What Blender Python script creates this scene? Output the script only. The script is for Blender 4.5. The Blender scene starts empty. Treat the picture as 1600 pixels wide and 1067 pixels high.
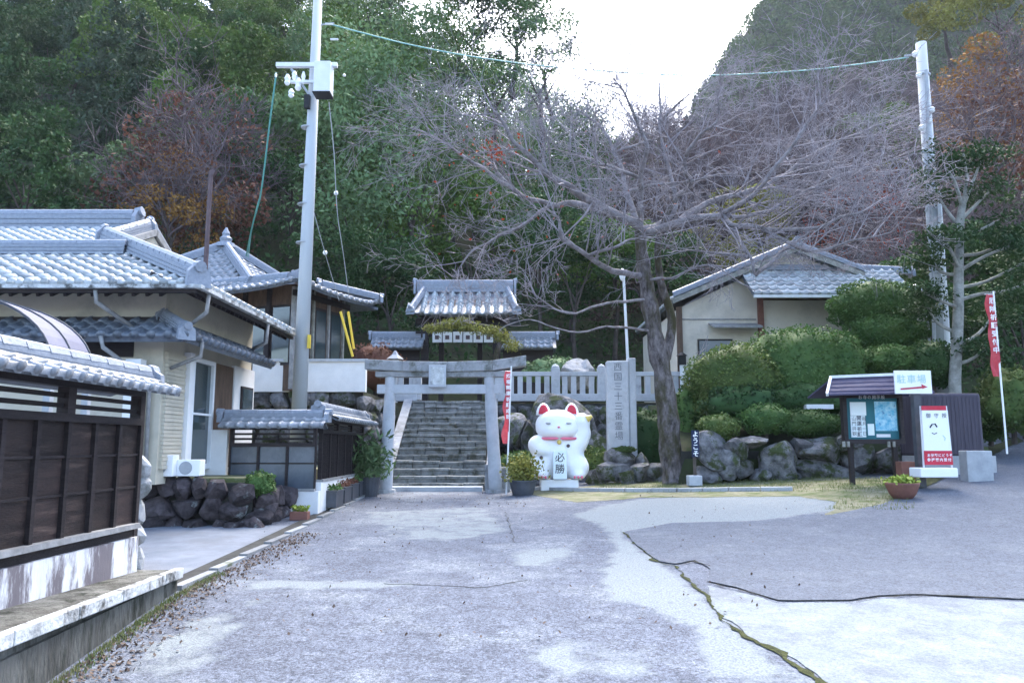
import bpy, math, random
import numpy as np
from mathutils import Vector, Matrix, noise
from mathutils.geometry import delaunay_2d_cdt
random.seed(7); np.random.seed(7)
sc = bpy.context.scene; C = sc.collection
# ------------------------------------------------------------------ camera
F = 1200.0; TH = math.atan(161.5/F); EYE = 1.55
cam = bpy.data.cameras.new('camera'); camo = bpy.data.objects.new('camera', cam); C.objects.link(camo)
cam.sensor_width = 36; cam.lens = 36*F/1600; cam.clip_start = .1; cam.clip_end = 2000
camo.location = (0, 0, EYE); camo.rotation_euler = (math.pi/2+TH, 0, 0); sc.camera = camo
# ------------------------------------------------------------------ light
SUN_EL, SUN_AZ = math.radians(54), math.radians(14)      # azimuth clockwise from +Y
w = bpy.data.worlds.new('World'); sc.world = w; w.use_nodes = True
nt = w.node_tree; bg = nt.nodes['Background']
sky = nt.nodes.new('ShaderNodeTexSky'); sky.sky_type = 'NISHITA'; sky.sun_disc = False
sky.sun_elevation = SUN_EL; sky.sun_rotation = SUN_AZ; sky.air_density = 1.0; sky.dust_density = 3.0; sky.ozone_density = 1.5
nt.links.new(sky.outputs[0], bg.inputs[0]); bg.inputs[1].default_value = .15
sl = bpy.data.lights.new('sun', 'SUN'); sl.energy = 1.1; sl.angle = math.radians(25); sl.color = (1, .975, .95)
so = bpy.data.objects.new('sun', sl); C.objects.link(so)
d = Vector((math.sin(SUN_AZ)*math.cos(SUN_EL), math.cos(SUN_AZ)*math.cos(SUN_EL), math.sin(SUN_EL)))
so.rotation_euler = d.to_track_quat('Z', 'Y').to_euler(); so.location = (0, -10, 30)
vs = sc.view_settings; vs.view_transform = 'Standard'; vs.look = 'None'; vs.gamma = 1; vs.exposure = 2.55
sc.cycles.max_bounces = 6; sc.cycles.diffuse_bounces = 3

# ------------------------------------------------------------------ maths
def at(px, py, Y):
    v = (533.5-py)/F; zz = Y*math.tan(TH+math.atan(v)); dd = Y*math.cos(TH)+zz*math.sin(TH)
    return Vector(((px-800)/F*dd, Y, EYE+zz))
def sstep(t): t = min(1, max(0, t)); return t*t*(3-2*t)
def g(x, y):
    z = .38*min(1, max(0, (y-6)/13.5))**1.2
    z += .055*min(22, max(0, x))*sstep((y-7)/11) + .1*min(8, max(0, y-18))*sstep((x-9)/5)
    z -= .045*(max(0, 8-max(y, 3)))**1.15
    z += .012*noise.noise(Vector((x*.35, y*.35, 3)))
    return z
def gp(px, py):
    lo, hi = 1.5, 60
    v = (533.5-py)/F
    def h(Y): p = at(px, py, Y); return p.z-g(p.x, p.y)
    Y = lo; 
    while Y < hi and h(Y) > 0: Y += .1
    a, b = Y-.1, Y
    for _ in range(14):
        m = (a+b)/2
        if h(m) > 0: a = m
        else: b = m
    p = at(px, py, b); return Vector((p.x, p.y, g(p.x, p.y)))

# ------------------------------------------------------------------ materials
def mat(name, c1, c2=None, scale=4, rough=.8, bump=0, bscale=30, stretch=(1, 1, 1), rnd=0, spec=.3, metal=0, det=6, trans=0, c3=None, s3=1.0, t3=(.45, .6), world=True, speck=0):
    m = bpy.data.materials.new(name); m.use_nodes = True; N = m.node_tree.nodes; L = m.node_tree.links
    b = N['Principled BSDF']; b.inputs['Roughness'].default_value = rough; b.inputs['Metallic'].default_value = metal
    b.inputs['Specular IOR Level'].default_value = spec
    c1 = (*c1, 1); c2 = (*(c2 or c1[:3]), 1)
    geo = N.new('ShaderNodeNewGeometry' if world else 'ShaderNodeTexCoord')
    mp = N.new('ShaderNodeMapping'); mp.inputs['Scale'].default_value = stretch
    L.new(geo.outputs['Position' if world else 'Object'], mp.inputs[0])
    nz = N.new('ShaderNodeTexNoise'); nz.inputs['Scale'].default_value = scale; nz.inputs['Detail'].default_value = det; nz.inputs['Roughness'].default_value = .65
    L.new(mp.outputs[0], nz.inputs[0])
    cr = N.new('ShaderNodeValToRGB'); cr.color_ramp.elements[0].position = .35; cr.color_ramp.elements[1].position = .65
    cr.color_ramp.elements[0].color = c1; cr.color_ramp.elements[1].color = c2
    L.new(nz.outputs[0], cr.inputs[0]); out = cr.outputs[0]
    if c3:
        n3 = N.new('ShaderNodeTexNoise'); n3.inputs['Scale'].default_value = s3; n3.inputs['Detail'].default_value = 8; n3.inputs['Roughness'].default_value = .7
        L.new(mp.outputs[0], n3.inputs[0])
        r3 = N.new('ShaderNodeValToRGB'); r3.color_ramp.elements[0].position = t3[0]; r3.color_ramp.elements[1].position = t3[1]
        L.new(n3.outputs[0], r3.inputs[0])
        mx = N.new('ShaderNodeMixRGB'); L.new(r3.outputs[0], mx.inputs[0]); L.new(out, mx.inputs[1]); mx.inputs[2].default_value = (*c3, 1); out = mx.outputs[0]
    if speck:
        for sc2, amt in ((85, speck), (32, speck*.75), (7, speck*.3)):
            n4 = N.new('ShaderNodeTexNoise'); n4.inputs['Scale'].default_value = sc2; n4.inputs['Detail'].default_value = 4; L.new(mp.outputs[0], n4.inputs[0])
            m4 = N.new('ShaderNodeMapRange'); m4.inputs[1].default_value = .3; m4.inputs[2].default_value = .7; m4.inputs[3].default_value = 1-amt; m4.inputs[4].default_value = 1+amt; L.new(n4.outputs[0], m4.inputs[0])
            h4 = N.new('ShaderNodeHueSaturation'); L.new(m4.outputs[0], h4.inputs['Value']); L.new(out, h4.inputs['Color']); out = h4.outputs[0]
    if rnd:
        oi = N.new('ShaderNodeObjectInfo'); mr = N.new('ShaderNodeMapRange'); mr.inputs[3].default_value = 1-rnd; mr.inputs[4].default_value = 1+rnd
        L.new(oi.outputs['Random'], mr.inputs[0])
        hs = N.new('ShaderNodeHueSaturation'); L.new(mr.outputs[0], hs.inputs['Value']); L.new(out, hs.inputs['Color']); out = hs.outputs[0]
    L.new(out, b.inputs['Base Color'])
    if bump:
        nb = N.new('ShaderNodeTexNoise'); nb.inputs['Scale'].default_value = bscale; nb.inputs['Detail'].default_value = 8
        L.new(mp.outputs[0], nb.inputs[0]); bp = N.new('ShaderNodeBump'); bp.inputs['Strength'].default_value = bump; bp.inputs['Distance'].default_value = .03
        L.new(nb.outputs[0], bp.inputs['Height']); L.new(bp.outputs[0], b.inputs['Normal'])
    if trans:
        tr = N.new('ShaderNodeBsdfTranslucent'); L.new(out, tr.inputs[0]); ms = N.new('ShaderNodeMixShader'); ms.inputs[0].default_value = trans
        L.new(b.outputs[0], ms.inputs[1]); L.new(tr.outputs[0], ms.inputs[2]); L.new(ms.outputs[0], N['Material Output'].inputs[0])
    return m
M = {}
M['asphalt'] = mat('asphalt', (.088, .1, .128), (.115, .13, .162), 1.3, .9, .5, 120, det=10, c3=(.15, .168, .195), s3=.7, t3=(.5, .6), speck=.62)
M['newasphalt'] = mat('newer_asphalt', (.085, .098, .125), (.105, .12, .148), 40, .9, .5, 160, c3=(.125, .14, .165), s3=1.2, t3=(.5, .7), speck=.4)
M['pale'] = mat('pale_concrete', (.155, .178, .188), (.21, .238, .245), 3, .9, .35, 90, c3=(.14, .155, .175), s3=1.6, t3=(.5, .62), speck=.22)
M['gravel'] = mat('pale_gravel', (.19, .205, .2), (.27, .285, .275), 9, .95, .6, 60, c3=(.2, .2, .19), s3=4, t3=(.5, .65), speck=.35)
M['drive'] = mat('driveway_concrete', (.12, .14, .17), (.18, .2, .235), 2, .85, .3, 60, c3=(.13, .14, .16), s3=1.5, t3=(.5, .7))
M['moss'] = mat('moss', (.018, .022, .008), (.06, .068, .018), 20, 1, .8, 60)
M['mossyearth'] = mat('mossy_earth', (.16, .15, .09), (.24, .23, .16), 6, 1, .6, 50, c3=(.1, .12, .045), s3=2, t3=(.45, .6))
M['soil'] = mat('forest_soil', (.02, .022, .012), (.045, .042, .025), 2, 1, .8, 5, c3=(.03, .05, .015), s3=.5, t3=(.4, .6))
M['crack'] = mat('crack_dirt', (.02, .02, .015), (.05, .05, .04), 20, 1)
M['tile'] = mat('roof_tile', (.19, .21, .24), (.27, .295, .33), 9, .38, .15, 60, rnd=.22, spec=.6, c3=(.16, .17, .19), s3=5, t3=(.5, .75))
M['tilew'] = mat('weathered_roof_tile', (.24, .265, .28), (.38, .41, .42), 9, .4, .15, 60, rnd=.28, spec=.6, c3=(.2, .22, .24), s3=5, t3=(.52, .75))
M['tiled'] = mat('dark_roof_tile', (.06, .075, .1), (.13, .15, .18), 9, .35, .15, 60, rnd=.3, spec=.6)
M['ridge'] = mat('ridge_tile', (.2, .225, .27), (.27, .3, .35), 14, .45, .2, 40)
M['wood'] = mat('dark_stained_wood', (.016, .012, .013), (.034, .026, .027), 5, .6, .3, 25, stretch=(1, 1, 8), rnd=.25)
M['woodh'] = mat('weathered_board', (.016, .011, .011), (.04, .026, .023), 2.2, .5, .3, 20, stretch=(1, 1, 9), rnd=.35, c3=(.12, .085, .07), s3=1.1, t3=(.56, .78))
M['woodg'] = mat('grey_sill_wood', (.2, .2, .2), (.32, .32, .32), 6, .7, .2, 30)
M['brown'] = mat('brown_timber', (.07, .045, .032), (.13, .085, .06), 4, .7, .2, 30, stretch=(2, 2, .6))
M['cream'] = mat('cream_plaster', (.46, .42, .33), (.53, .49, .4), 1.2, .9, .1, 60, c3=(.32, .3, .25), s3=.8, t3=(.5, .7))
M['beige'] = mat('beige_plaster', (.58, .53, .45), (.66, .61, .53), 1.0, .9, .1, 60, c3=(.46, .43, .37), s3=.9, t3=(.52, .72))
M['plaster'] = mat('white_plaster', (.68, .68, .68), (.78, .78, .78), 2, .85, .05, 60)
M['stained'] = mat('stained_white_plaster', (.6, .6, .62), (.76, .76, .78), 2.5, .9, .2, 40, stretch=(1, 1, .25), c3=(.17, .15, .16), s3=3.2, t3=(.47, .56))
M['footing'] = mat('stained_concrete', (.07, .068, .06), (.17, .17, .155), 3.5, .95, .8, 30, stretch=(1, 1, .3), c3=(.028, .03, .022), s3=4.5, t3=(.48, .62))
M['coping'] = mat('lichen_coping', (.3, .31, .31), (.62, .64, .64), 5, .9, .4, 30, c3=(.09, .09, .085), s3=3, t3=(.5, .6))
M['concrete'] = mat('concrete', (.3, .31, .32), (.4, .41, .42), 3, .9, .2, 40, rnd=.08)
M['kerbm'] = mat('kerb_concrete', (.17, .18, .19), (.27, .28, .29), 3, .95, .3, 40, rnd=.2, c3=(.1, .11, .07), s3=3, t3=(.55, .66))
M['stone'] = mat('granite', (.24, .25, .26), (.36, .37, .385), 4, .9, .4, 35, rnd=.15, c3=(.11, .115, .1), s3=2.5, t3=(.5, .65))
M['stonel'] = mat('pale_granite', (.37, .39, .42), (.46, .48, .51), 5, .9, .3, 35, rnd=.1, c3=(.24, .25, .26), s3=2.5, t3=(.55, .75))
M['step'] = mat('step_stone', (.14, .15, .15), (.24, .255, .26), 5, .95, .5, 30, rnd=.2, c3=(.08, .085, .07), s3=3.5, t3=(.5, .62))
M['rock'] = mat('mossy_rock', (.05, .05, .053), (.19, .19, .2), 5, .95, 1, 9, rnd=.4, c3=(.04, .052, .02), s3=2.6, t3=(.5, .58), det=9)
M['rockd'] = mat('dark_rock', (.025, .02, .022), (.085, .07, .075), 6, .95, 1, 9, det=9, rnd=.4, c3=(.2, .22, .22), s3=3.2, t3=(.6, .68))
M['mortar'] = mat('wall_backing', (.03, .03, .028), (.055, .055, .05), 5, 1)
M['white'] = mat('white_paint', (.8, .81, .82), (.84, .85, .86), 3, .35, spec=.5)
M['offwhite'] = mat('white_metal', (.62, .64, .66), (.72, .74, .76), 3, .5)
M['red'] = mat('red_paint', (.5, .03, .05), (.58, .04, .07), 6, .6)
M['redcloth'] = mat('red_cloth', (.5, .06, .08), (.6, .12, .14), 6, .9, trans=.3)
M['pink'] = mat('pink_paint', (.75, .18, .26), None, 6, .6)
M['black'] = mat('black_paint', (.01, .01, .012), None, 6, .5)
M['grey'] = mat('grey_metal', (.3, .32, .34), (.4, .42, .44), 4, .5)
M['pole'] = mat('concrete_pole', (.4, .43, .45), (.45, .48, .5), 2, .8, .05, 40, stretch=(1, 1, .2))
M['glass'] = mat('window_glass', (.03, .05, .055), (.05, .07, .08), 1, .08, spec=1)
M['bluepanel'] = mat('blue_grey_panel', (.04, .055, .075), (.1, .12, .15), 1.2, .25, spec=.7)
M['poly'] = mat('translucent_sheet', (.2, .2, .25), (.25, .25, .31), 2, .85, spec=.1, trans=.15)
M['green'] = mat('green_cable', (.1, .3, .27), None, 4, .5)
M['cyan'] = mat('pale_green_cable', (.2, .45, .42), None, 4, .5)
M['yellow'] = mat('yellow_plastic', (.7, .5, .06), None, 4, .4)
M['rust'] = mat('brown_pole', (.08, .055, .06), (.12, .08, .08), 4, .6)
M['terra'] = mat('terracotta', (.17, .075, .06), (.22, .1, .075), 8, .8)
M['plasticd'] = mat('dark_planter', (.05, .055, .065), (.08, .085, .1), 4, .5)
M['purple'] = mat('dark_purple_sheet', (.045, .038, .055), (.075, .065, .085), 3, .6, .1, 20, stretch=(4, 4, .4))
M['copper'] = mat('purple_roof_sheet', (.05, .045, .085), (.075, .07, .115), 3, .65, spec=.15)
M['teal'] = mat('teal_board', (.02, .12, .15), (.03, .15, .18), 2, .7)
M['paper'] = mat('paper', (.7, .8, .82), (.78, .84, .85), 3, .7)
M['poster'] = mat('blue_poster', (.08, .4, .6), (.4, .65, .75), 9, .5, det=4, c3=(.05, .2, .4), s3=7, t3=(.56, .64))
M['arrow'] = mat('red_arrow', (.45, .05, .07), None, 3, .6)
M['mint'] = mat('faded_green_print', (.45, .62, .56), None, 3, .7)
M['navy'] = mat('navy_board', (.01, .02, .06), None, 3, .6)
M['gold'] = mat('gold_paint', (.6, .45, .12), None, 3, .4)
M['bark'] = mat('mossy_bark', (.03, .024, .024), (.2, .175, .175), 9, 1, 1, 14, stretch=(1, 1, .45), det=10, c3=(.05, .045, .02), s3=2, t3=(.45, .6))
M['twig'] = mat('grey_twig', (.2, .18, .195), (.32, .295, .315), 3, .9)
M['twigb'] = mat('brown_twig', (.085, .066, .072), (.15, .12, .128), 1, .9, rnd=.2)
M['limb'] = mat('grey_limb_bark', (.12, .105, .105), (.28, .26, .27), 5, .95, .6, 25)
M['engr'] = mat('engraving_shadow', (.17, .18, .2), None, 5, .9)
M['palebark'] = mat('pale_bark', (.16, .16, .14), (.32, .32, .29), 5, .9, .4, 20)
M['trunk'] = mat('forest_trunk', (.05, .04, .035), (.09, .075, .065), 3, 1)
def leafm(n, a, b, s=.7, r=.25): return mat(n, a, b, s, .75, rnd=r, spec=.25, trans=.15)
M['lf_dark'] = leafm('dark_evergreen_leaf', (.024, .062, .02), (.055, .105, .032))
M['lf_green'] = leafm('green_leaf', (.05, .11, .018), (.11, .175, .035))
M['lf_blue'] = leafm('blue_green_leaf', (.045, .075, .045), (.075, .11, .06))
M['lf_pine'] = leafm('soft_green_leaf', (.085, .15, .065), (.135, .205, .09))
M['lf_red'] = leafm('rusty_autumn_leaf', (.14, .055, .04), (.2, .1, .06))
M['lf_crimson'] = leafm('crimson_leaf', (.26, .04, .02), (.35, .08, .035))
M['lf_orange'] = leafm('orange_leaf', (.22, .1, .025), (.3, .17, .04))
M['lf_yellow'] = leafm('yellow_green_leaf', (.16, .17, .035), (.24, .24, .06))
M['lf_mauve'] = leafm('mauve_brown_leaf', (.07, .05, .045), (.11, .08, .07))
M['lf_hedge'] = leafm('hedge_leaf', (.045, .1, .028), (.09, .155, .042), 2.5)
M['lf_hedgey'] = leafm('yellowing_hedge_leaf', (.06, .105, .028), (.115, .155, .042), 2)
M['lf_lime'] = leafm('lime_leaf', (.2, .3, .04), (.35, .42, .08))
M['litter'] = leafm('leaf_litter', (.07, .05, .04), (.15, .11, .085), 8)
M['grass'] = leafm('grass_blade', (.09, .13, .04), (.2, .2, .09), 3)

# ------------------------------------------------------------------ objects
LOC = {}
def tag(o, label=None, cat=None, group=None, kind=None):
    if label: o['label'] = label
    if cat: o['category'] = cat
    if group: o['group'] = group
    if kind: o['kind'] = kind
    return o
def thing(name, loc, label, cat, group=None):
    o = bpy.data.objects.new(name, None); C.objects.link(o); o.location = loc; o.empty_display_size = .2
    LOC[o.name] = Vector(loc); return tag(o, label, cat, group)
def worldloc(o):
    if o is None: return Vector((0, 0, 0))
    if o.name in LOC: return LOC[o.name]
    return Vector((0, 0, 0))
def link(me, name, m, parent=None, smooth=False):
    if m and not me.materials: me.materials.append(M[m] if isinstance(m, str) else m)
    o = bpy.data.objects.new(name, me); C.objects.link(o)
    if parent is not None:
        o.parent = parent; LOC[o.name] = worldloc(parent)
    else: LOC[o.name] = Vector((0, 0, 0))
    if smooth: me.shade_smooth()
    return o
class MB:
    def __init__(s): s.v = []; s.f = []
    def add(s, vs, fs):
        n = len(s.v); s.v += [Vector(v) for v in vs]; s.f += [tuple(i+n for i in f) for f in fs]; return s
    def box(s, a, b):
        x0, y0, z0 = a; x1, y1, z1 = b
        return s.add([(x0, y0, z0), (x1, y0, z0), (x1, y1, z0), (x0, y1, z0), (x0, y0, z1), (x1, y0, z1), (x1, y1, z1), (x0, y1, z1)],
                     [(0, 3, 2, 1), (4, 5, 6, 7), (0, 1, 5, 4), (1, 2, 6, 5), (2, 3, 7, 6), (3, 0, 4, 7)])
    def obox(s, c, ax, ay, az):           # centre and three half-axis vectors
        c, ax, ay, az = map(Vector, (c, ax, ay, az)); v = []
        for k in (-1, 1):
            for i, j in ((-1, -1), (1, -1), (1, 1), (-1, 1)): v.append(c+ax*i+ay*j+az*k)
        return s.add(v, [(0, 3, 2, 1), (4, 5, 6, 7), (0, 1, 5, 4), (1, 2, 6, 5), (2, 3, 7, 6), (3, 0, 4, 7)])
    def bar(s, p, q, wd, ht, up=(0, 0, 1)):
        p, q = Vector(p), Vector(q); dd = q-p; L = dd.length; dd.normalize(); up = Vector(up)
        sd = dd.cross(up).normalized(); u = sd.cross(dd).normalized()
        return s.obox((p+q)/2, dd*L/2, sd*wd/2, u*ht/2)
    def tube(s, pts, rs, n=10, cap=True):
        pts = [Vector(p) for p in pts]
        if not hasattr(rs, '__len__'): rs = [rs]*len(pts)
        rings = []; ref = None
        for i, p in enumerate(pts):
            dd = (pts[min(i+1, len(pts)-1)]-pts[max(i-1, 0)]).normalized()
            if ref is None: ref = Vector((1, 0, 0)) if abs(dd.x) < .8 else Vector((0, 1, 0))
            a = dd.cross(ref).normalized(); b = dd.cross(a).normalized(); ref = b.cross(dd) if False else ref
            rings.append([p+(a*math.cos(2*math.pi*k/n)+b*math.sin(2*math.pi*k/n))*rs[i] for k in range(n)])
        vs = [v for r in rings for v in r]; fs = []
        for i in range(len(pts)-1):
            for k in range(n): fs.append((i*n+k, i*n+(k+1) % n, (i+1)*n+(k+1) % n, (i+1)*n+k))
        if cap: fs += [tuple(range(n-1, -1, -1)), tuple((len(pts)-1)*n+k for k in range(n))]
        return s.add(vs, fs)
    def prism(s, poly, ext):              # poly: list of 3-D points, ext: vector
        n = len(poly); e = Vector(ext); vs = [Vector(p) for p in poly]+[Vector(p)+e for p in poly]
        return s.add(vs, [tuple(range(n-1, -1, -1)), tuple(range(n, 2*n))]+[(i, (i+1) % n, n+(i+1) % n, n+i) for i in range(n)])
    def lathe(s, prof, c, n=20, sx=1, sy=1):
        c = Vector(c); vs = []; fs = []
        for r, z in prof:
            for k in range(n): a = 2*math.pi*k/n; vs.append(c+Vector((r*sx*math.cos(a), r*sy*math.sin(a), z)))
        for i in range(len(prof)-1):
            for k in range(n): fs.append((i*n+k, i*n+(k+1) % n, (i+1)*n+(k+1) % n, (i+1)*n+k))
        fs += [tuple(range(n-1, -1, -1)), tuple((len(prof)-1)*n+k for k in range(n))]
        return s.add(vs, fs)
    def ball(s, c, r, n=14, m=10):
        rx, ry, rz = r if hasattr(r, '__len__') else (r, r, r); c = Vector(c)
        prof = [(math.sin(math.pi*i/m), -math.cos(math.pi*i/m)) for i in range(m+1)]; prof[0] = (.02, -1); prof[-1] = (.02, 1)
        vs = []; fs = []
        for r_, z in prof:
            for k in range(n): a = 2*math.pi*k/n; vs.append(c+Vector((r_*rx*math.cos(a), r_*ry*math.sin(a), z*rz)))
        for i in range(m):
            for k in range(n): fs.append((i*n+k, i*n+(k+1) % n, (i+1)*n+(k+1) % n, (i+1)*n+k))
        fs += [tuple(range(n-1, -1, -1)), tuple(m*n+k for k in range(n))]
        return s.add(vs, fs)
    def rot(s, ang, c):
        c = Vector(c); R = Matrix.Rotation(ang, 3, 'Z'); s.v = [R@(v-c)+c for v in s.v]; return s
    def jitter(s, a, sc_=1.0):
        s.v = [v+noise.noise_vector(v*sc_)*a for v in s.v]; return s
    def build(s, name, m, parent=None, smooth=False, bevel=0, kind=None):
        w0 = worldloc(parent); me = bpy.data.meshes.new(name); me.from_pydata([v-w0 for v in s.v], [], s.f); me.update()
        o = link(me, name, m, parent, smooth)
        if kind: o['kind'] = kind
        if bevel:
            bv = o.modifiers.new('bevel', 'BEVEL'); bv.width = bevel; bv.segments = 2; bv.limit_method = 'ANGLE'
        return o
def npmesh(name, V, Fq, parent=None):
    me = bpy.data.meshes.new(name); V = np.asarray(V, dtype=np.float32); Fq = np.asarray(Fq, dtype=np.int32)
    if parent is not None: V = V-np.array(worldloc(parent), dtype=np.float32)
    k = Fq.shape[1]; me.vertices.add(len(V)); me.vertices.foreach_set('co', V.ravel())
    me.loops.add(Fq.size); me.loops.foreach_set('vertex_index', Fq.ravel())
    me.polygons.add(len(Fq)); me.polygons.foreach_set('loop_start', np.arange(0, Fq.size, k, dtype=np.int32)); me.polygons.foreach_set('loop_total', np.full(len(Fq), k, dtype=np.int32))
    me.update(calc_edges=True); me.validate(); return me
def leaves(name, P, size, parent=None, flat=.3, asp=.6):
    P = np.asarray(P, dtype=float); n = len(P)
    a = np.random.normal(size=(n, 3)); a /= np.linalg.norm(a, axis=1)[:, None]
    nn = np.random.normal(size=(n, 3)); nn[:, 2] += flat*3; b = np.cross(nn, a); b /= np.linalg.norm(b, axis=1)[:, None]+1e-9
    s_ = size*(.6+.8*np.random.rand(n))[:, None]
    V = np.stack([P-a*s_*.5, P+b*s_*.5*asp, P+a*s_*.5, P-b*s_*.5*asp], 1).reshape(-1, 3)
    return npmesh(name, V, np.arange(4*n).reshape(-1, 4), parent)
def segmesh(name, segs, sides=3, parent=None):
    A = np.array([s_[0] for s_ in segs], float); B = np.array([s_[1] for s_ in segs], float)
    ra = np.array([s_[2] for s_ in segs])[:, None]; rb = np.array([s_[3] for s_ in segs])[:, None]
    D = B-A; D /= np.linalg.norm(D, axis=1)[:, None]+1e-9
    ref = np.where(np.abs(D[:, :1]) < .8, np.array([[1., 0, 0]]), np.array([[0, 1., 0]]))
    U = np.cross(D, ref); U /= np.linalg.norm(U, axis=1)[:, None]; W = np.cross(D, U)
    V = []
    for P_, r in ((A, ra), (B, rb)):
        for k in range(sides):
            t = 2*math.pi*k/sides; V.append(P_+(U*math.cos(t)+W*math.sin(t))*r)
    V = np.stack(V, 1).reshape(-1, 3); n = len(A); base = np.arange(n)[:, None]*2*sides; Fq = []
    for k in range(sides):
        k2 = (k+1) % sides; Fq.append(np.concatenate([base+k, base+k2, base+sides+k2, base+sides+k], 1))
    return npmesh(name, V, np.concatenate(Fq), parent)
def text(body, m, parent, org, right, up, size, vertical=False, gap=1.08, name='lettering', bold=0.0, thick=.004):
    right = Vector(right).normalized(); up = Vector(up).normalized(); nrm = right.cross(up); w0 = worldloc(parent)
    mb = MB()
    for i, ch in enumerate(body):
        if ch == ' ': continue
        c = bpy.data.curves.new('t', 'FONT'); c.body = ch; c.size = size*1.0; c.offset = bold*size; c.resolution_u = 2
        o = bpy.data.objects.new('t', c); C.objects.link(o); dg = bpy.context.evaluated_depsgraph_get()
        me = bpy.data.meshes.new_from_object(o.evaluated_get(dg)); 
        vs = [v.co.copy() for v in me.vertices]; fs = [tuple(p.vertices) for p in me.polygons]
        bpy.data.objects.remove(o); bpy.data.curves.remove(c); bpy.data.meshes.remove(me)
        if not vs: continue
        xs = [v.x for v in vs]; ys = [v.y for v in vs]; cx = (min(xs)+max(xs))/2; cy = (min(ys)+max(ys))/2
        ox, oy = (0, -i*size*gap) if vertical else (i*size*gap, 0)
        if not vertical and ch.isascii(): ox = i*size*.62
        mb.add([Vector(org)+right*(v.x-cx+ox)+up*(v.y-cy+oy)+nrm*thick for v in vs], fs)
    return mb.build(name, m, parent)
def rockmesh(seed, sub=2, flat=False):
    import bmesh
    bm = bmesh.new(); bmesh.ops.create_icosphere(bm, subdivisions=sub, radius=1)
    rr = random.Random(seed*13+5); cuts = []
    for _ in range(13):
        n_ = Vector((rr.gauss(0, 1), rr.gauss(0, 1), rr.gauss(0, 1))).normalized(); cuts.append((n_, rr.uniform(.5, .82)))
    for v in bm.verts:
        c = v.co.copy(); k = max(abs(c.x), abs(c.y), abs(c.z)); c = c.lerp(c/k, .4)
        for n_, d_ in cuts:
            q = c.dot(n_)
            if q > d_: c -= n_*(q-d_)*.93
        c *= 1.16; c += noise.noise_vector(c*3+Vector((seed*3.1, 5, 0)))*.05; v.co = c
    me = bpy.data.meshes.new('rock'); bm.to_mesh(me); bm.free(); return me
ROCKS = {}
def rocks(m):
    if m not in ROCKS:
        ROCKS[m] = [rockmesh(i) for i in range(7)]
        for r in ROCKS[m]: r.materials.append(M[m])
    return ROCKS[m]
BIGROCK = {}
def place(me, name, parent, c, rot, sc_):
    o = bpy.data.objects.new(name, me); C.objects.link(o); w0 = worldloc(parent)
    if parent is not None: o.parent = parent
    mt = Matrix.Translation(Vector(c)-w0) @ rot.to_4x4() @ Matrix.Diagonal((*sc_, 1))
    o.matrix_local = mt; return o
def stone_wall(root, p0, p1, z0, z1, size, m, depth=.3, name='stone'):
    """irregular boulders fitted along the face from p0 to p1 (xy); z0/z1 may be functions of the fraction along"""
    p0, p1 = Vector((*p0, 0)), Vector((*p1, 0)); dd = p1-p0; L = dd.length; dd.normalize(); ang = math.atan2(dd.y, dd.x)
    f0 = z0 if callable(z0) else (lambda t: z0); f1 = z1 if callable(z1) else (lambda t: z1)
    H = max(f1(t/10)-f0(t/10) for t in range(11)); rows = max(1, round(H/size))
    R = rocks(m)
    for r in range(rows):
        x = -size*random.random()*.5
        while x < L:
            ww = size*random.uniform(.8, 1.7); t = min(1, max(0, (x+ww/2)/L)); a, b = f0(t), f1(t); h = (b-a)/rows
            c = p0+dd*(x+ww/2)+Vector((0, 0, a+h*(r+.5)+random.uniform(-.06, .06)*h))
            rot = Matrix.Rotation(ang, 3, 'Z') @ Matrix.Rotation(random.uniform(-.25, .25), 3, 'Y') @ Matrix.Rotation(random.choice((0, math.pi)), 3, 'Z')
            if x+ww/2 < L+size*.3: place(random.choice(R), name, root, c, rot, (ww*.6, depth*random.uniform(.8, 1.15), h*random.uniform(.58, .68)))
            x += ww

# ------------------------------------------------------------------ ground
def lines(a, b, st): return [a+i*st for i in range(int(round((b-a)/st))+1)]
def gridmesh(name, xs, ys, fz, m, kind='structure'):
    V = [(x, y, fz(x, y)) for y in ys for x in xs]; nx = len(xs)
    Fq = [(j*nx+i, j*nx+i+1, (j+1)*nx+i+1, (j+1)*nx+i) for j in range(len(ys)-1) for i in range(nx-1)]
    o = link(npmesh(name, V, Fq), name, m, smooth=True); tag(o, kind=kind); return o
def gl(px, py): p = gp(px, py); return (p.x, p.y)
WEAR = [([(893, 806), (925, 792), (1000, 779), (1150, 772), (1300, 776), (1330, 796), (1180, 814), (1050, 820), (975, 834), (1003, 862), (1052, 888), (1100, 930), (1125, 962), (1165, 995), (1225, 1030), (1290, 1070), (1300, 1064), (1180, 1064), (1120, 1050), (1070, 1010), (1070, 980), (1020, 955), (950, 935), (935, 890), (960, 850), (945, 825)], .75), ([(960, 1000), (1100, 1066), (860, 1066), (800, 1030), (880, 990)], .52), ([(370, 907), (640, 910), (648, 918), (380, 921)], .8), ([(790, 862), (905, 850), (900, 868), (845, 886), (800, 884)], .62), ([(560, 800), (760, 790), (800, 830), (700, 850), (600, 840)], .5), ([(150, 1050), (300, 960), (420, 930), (330, 1040), (250, 1066)], .5)]
rd = gridmesh('road', [-300, -120, -60, -30, -18]+lines(-14, -4, .3)+lines(-3.85, 8, .13)+lines(8.3, 24, .3)+[30, 60, 120, 300], [-200, -60, -20, -8]+lines(-3, 3, .3)+lines(3.15, 21, .13)+lines(21.3, 27, .3), g, 'asphalt')
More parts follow.
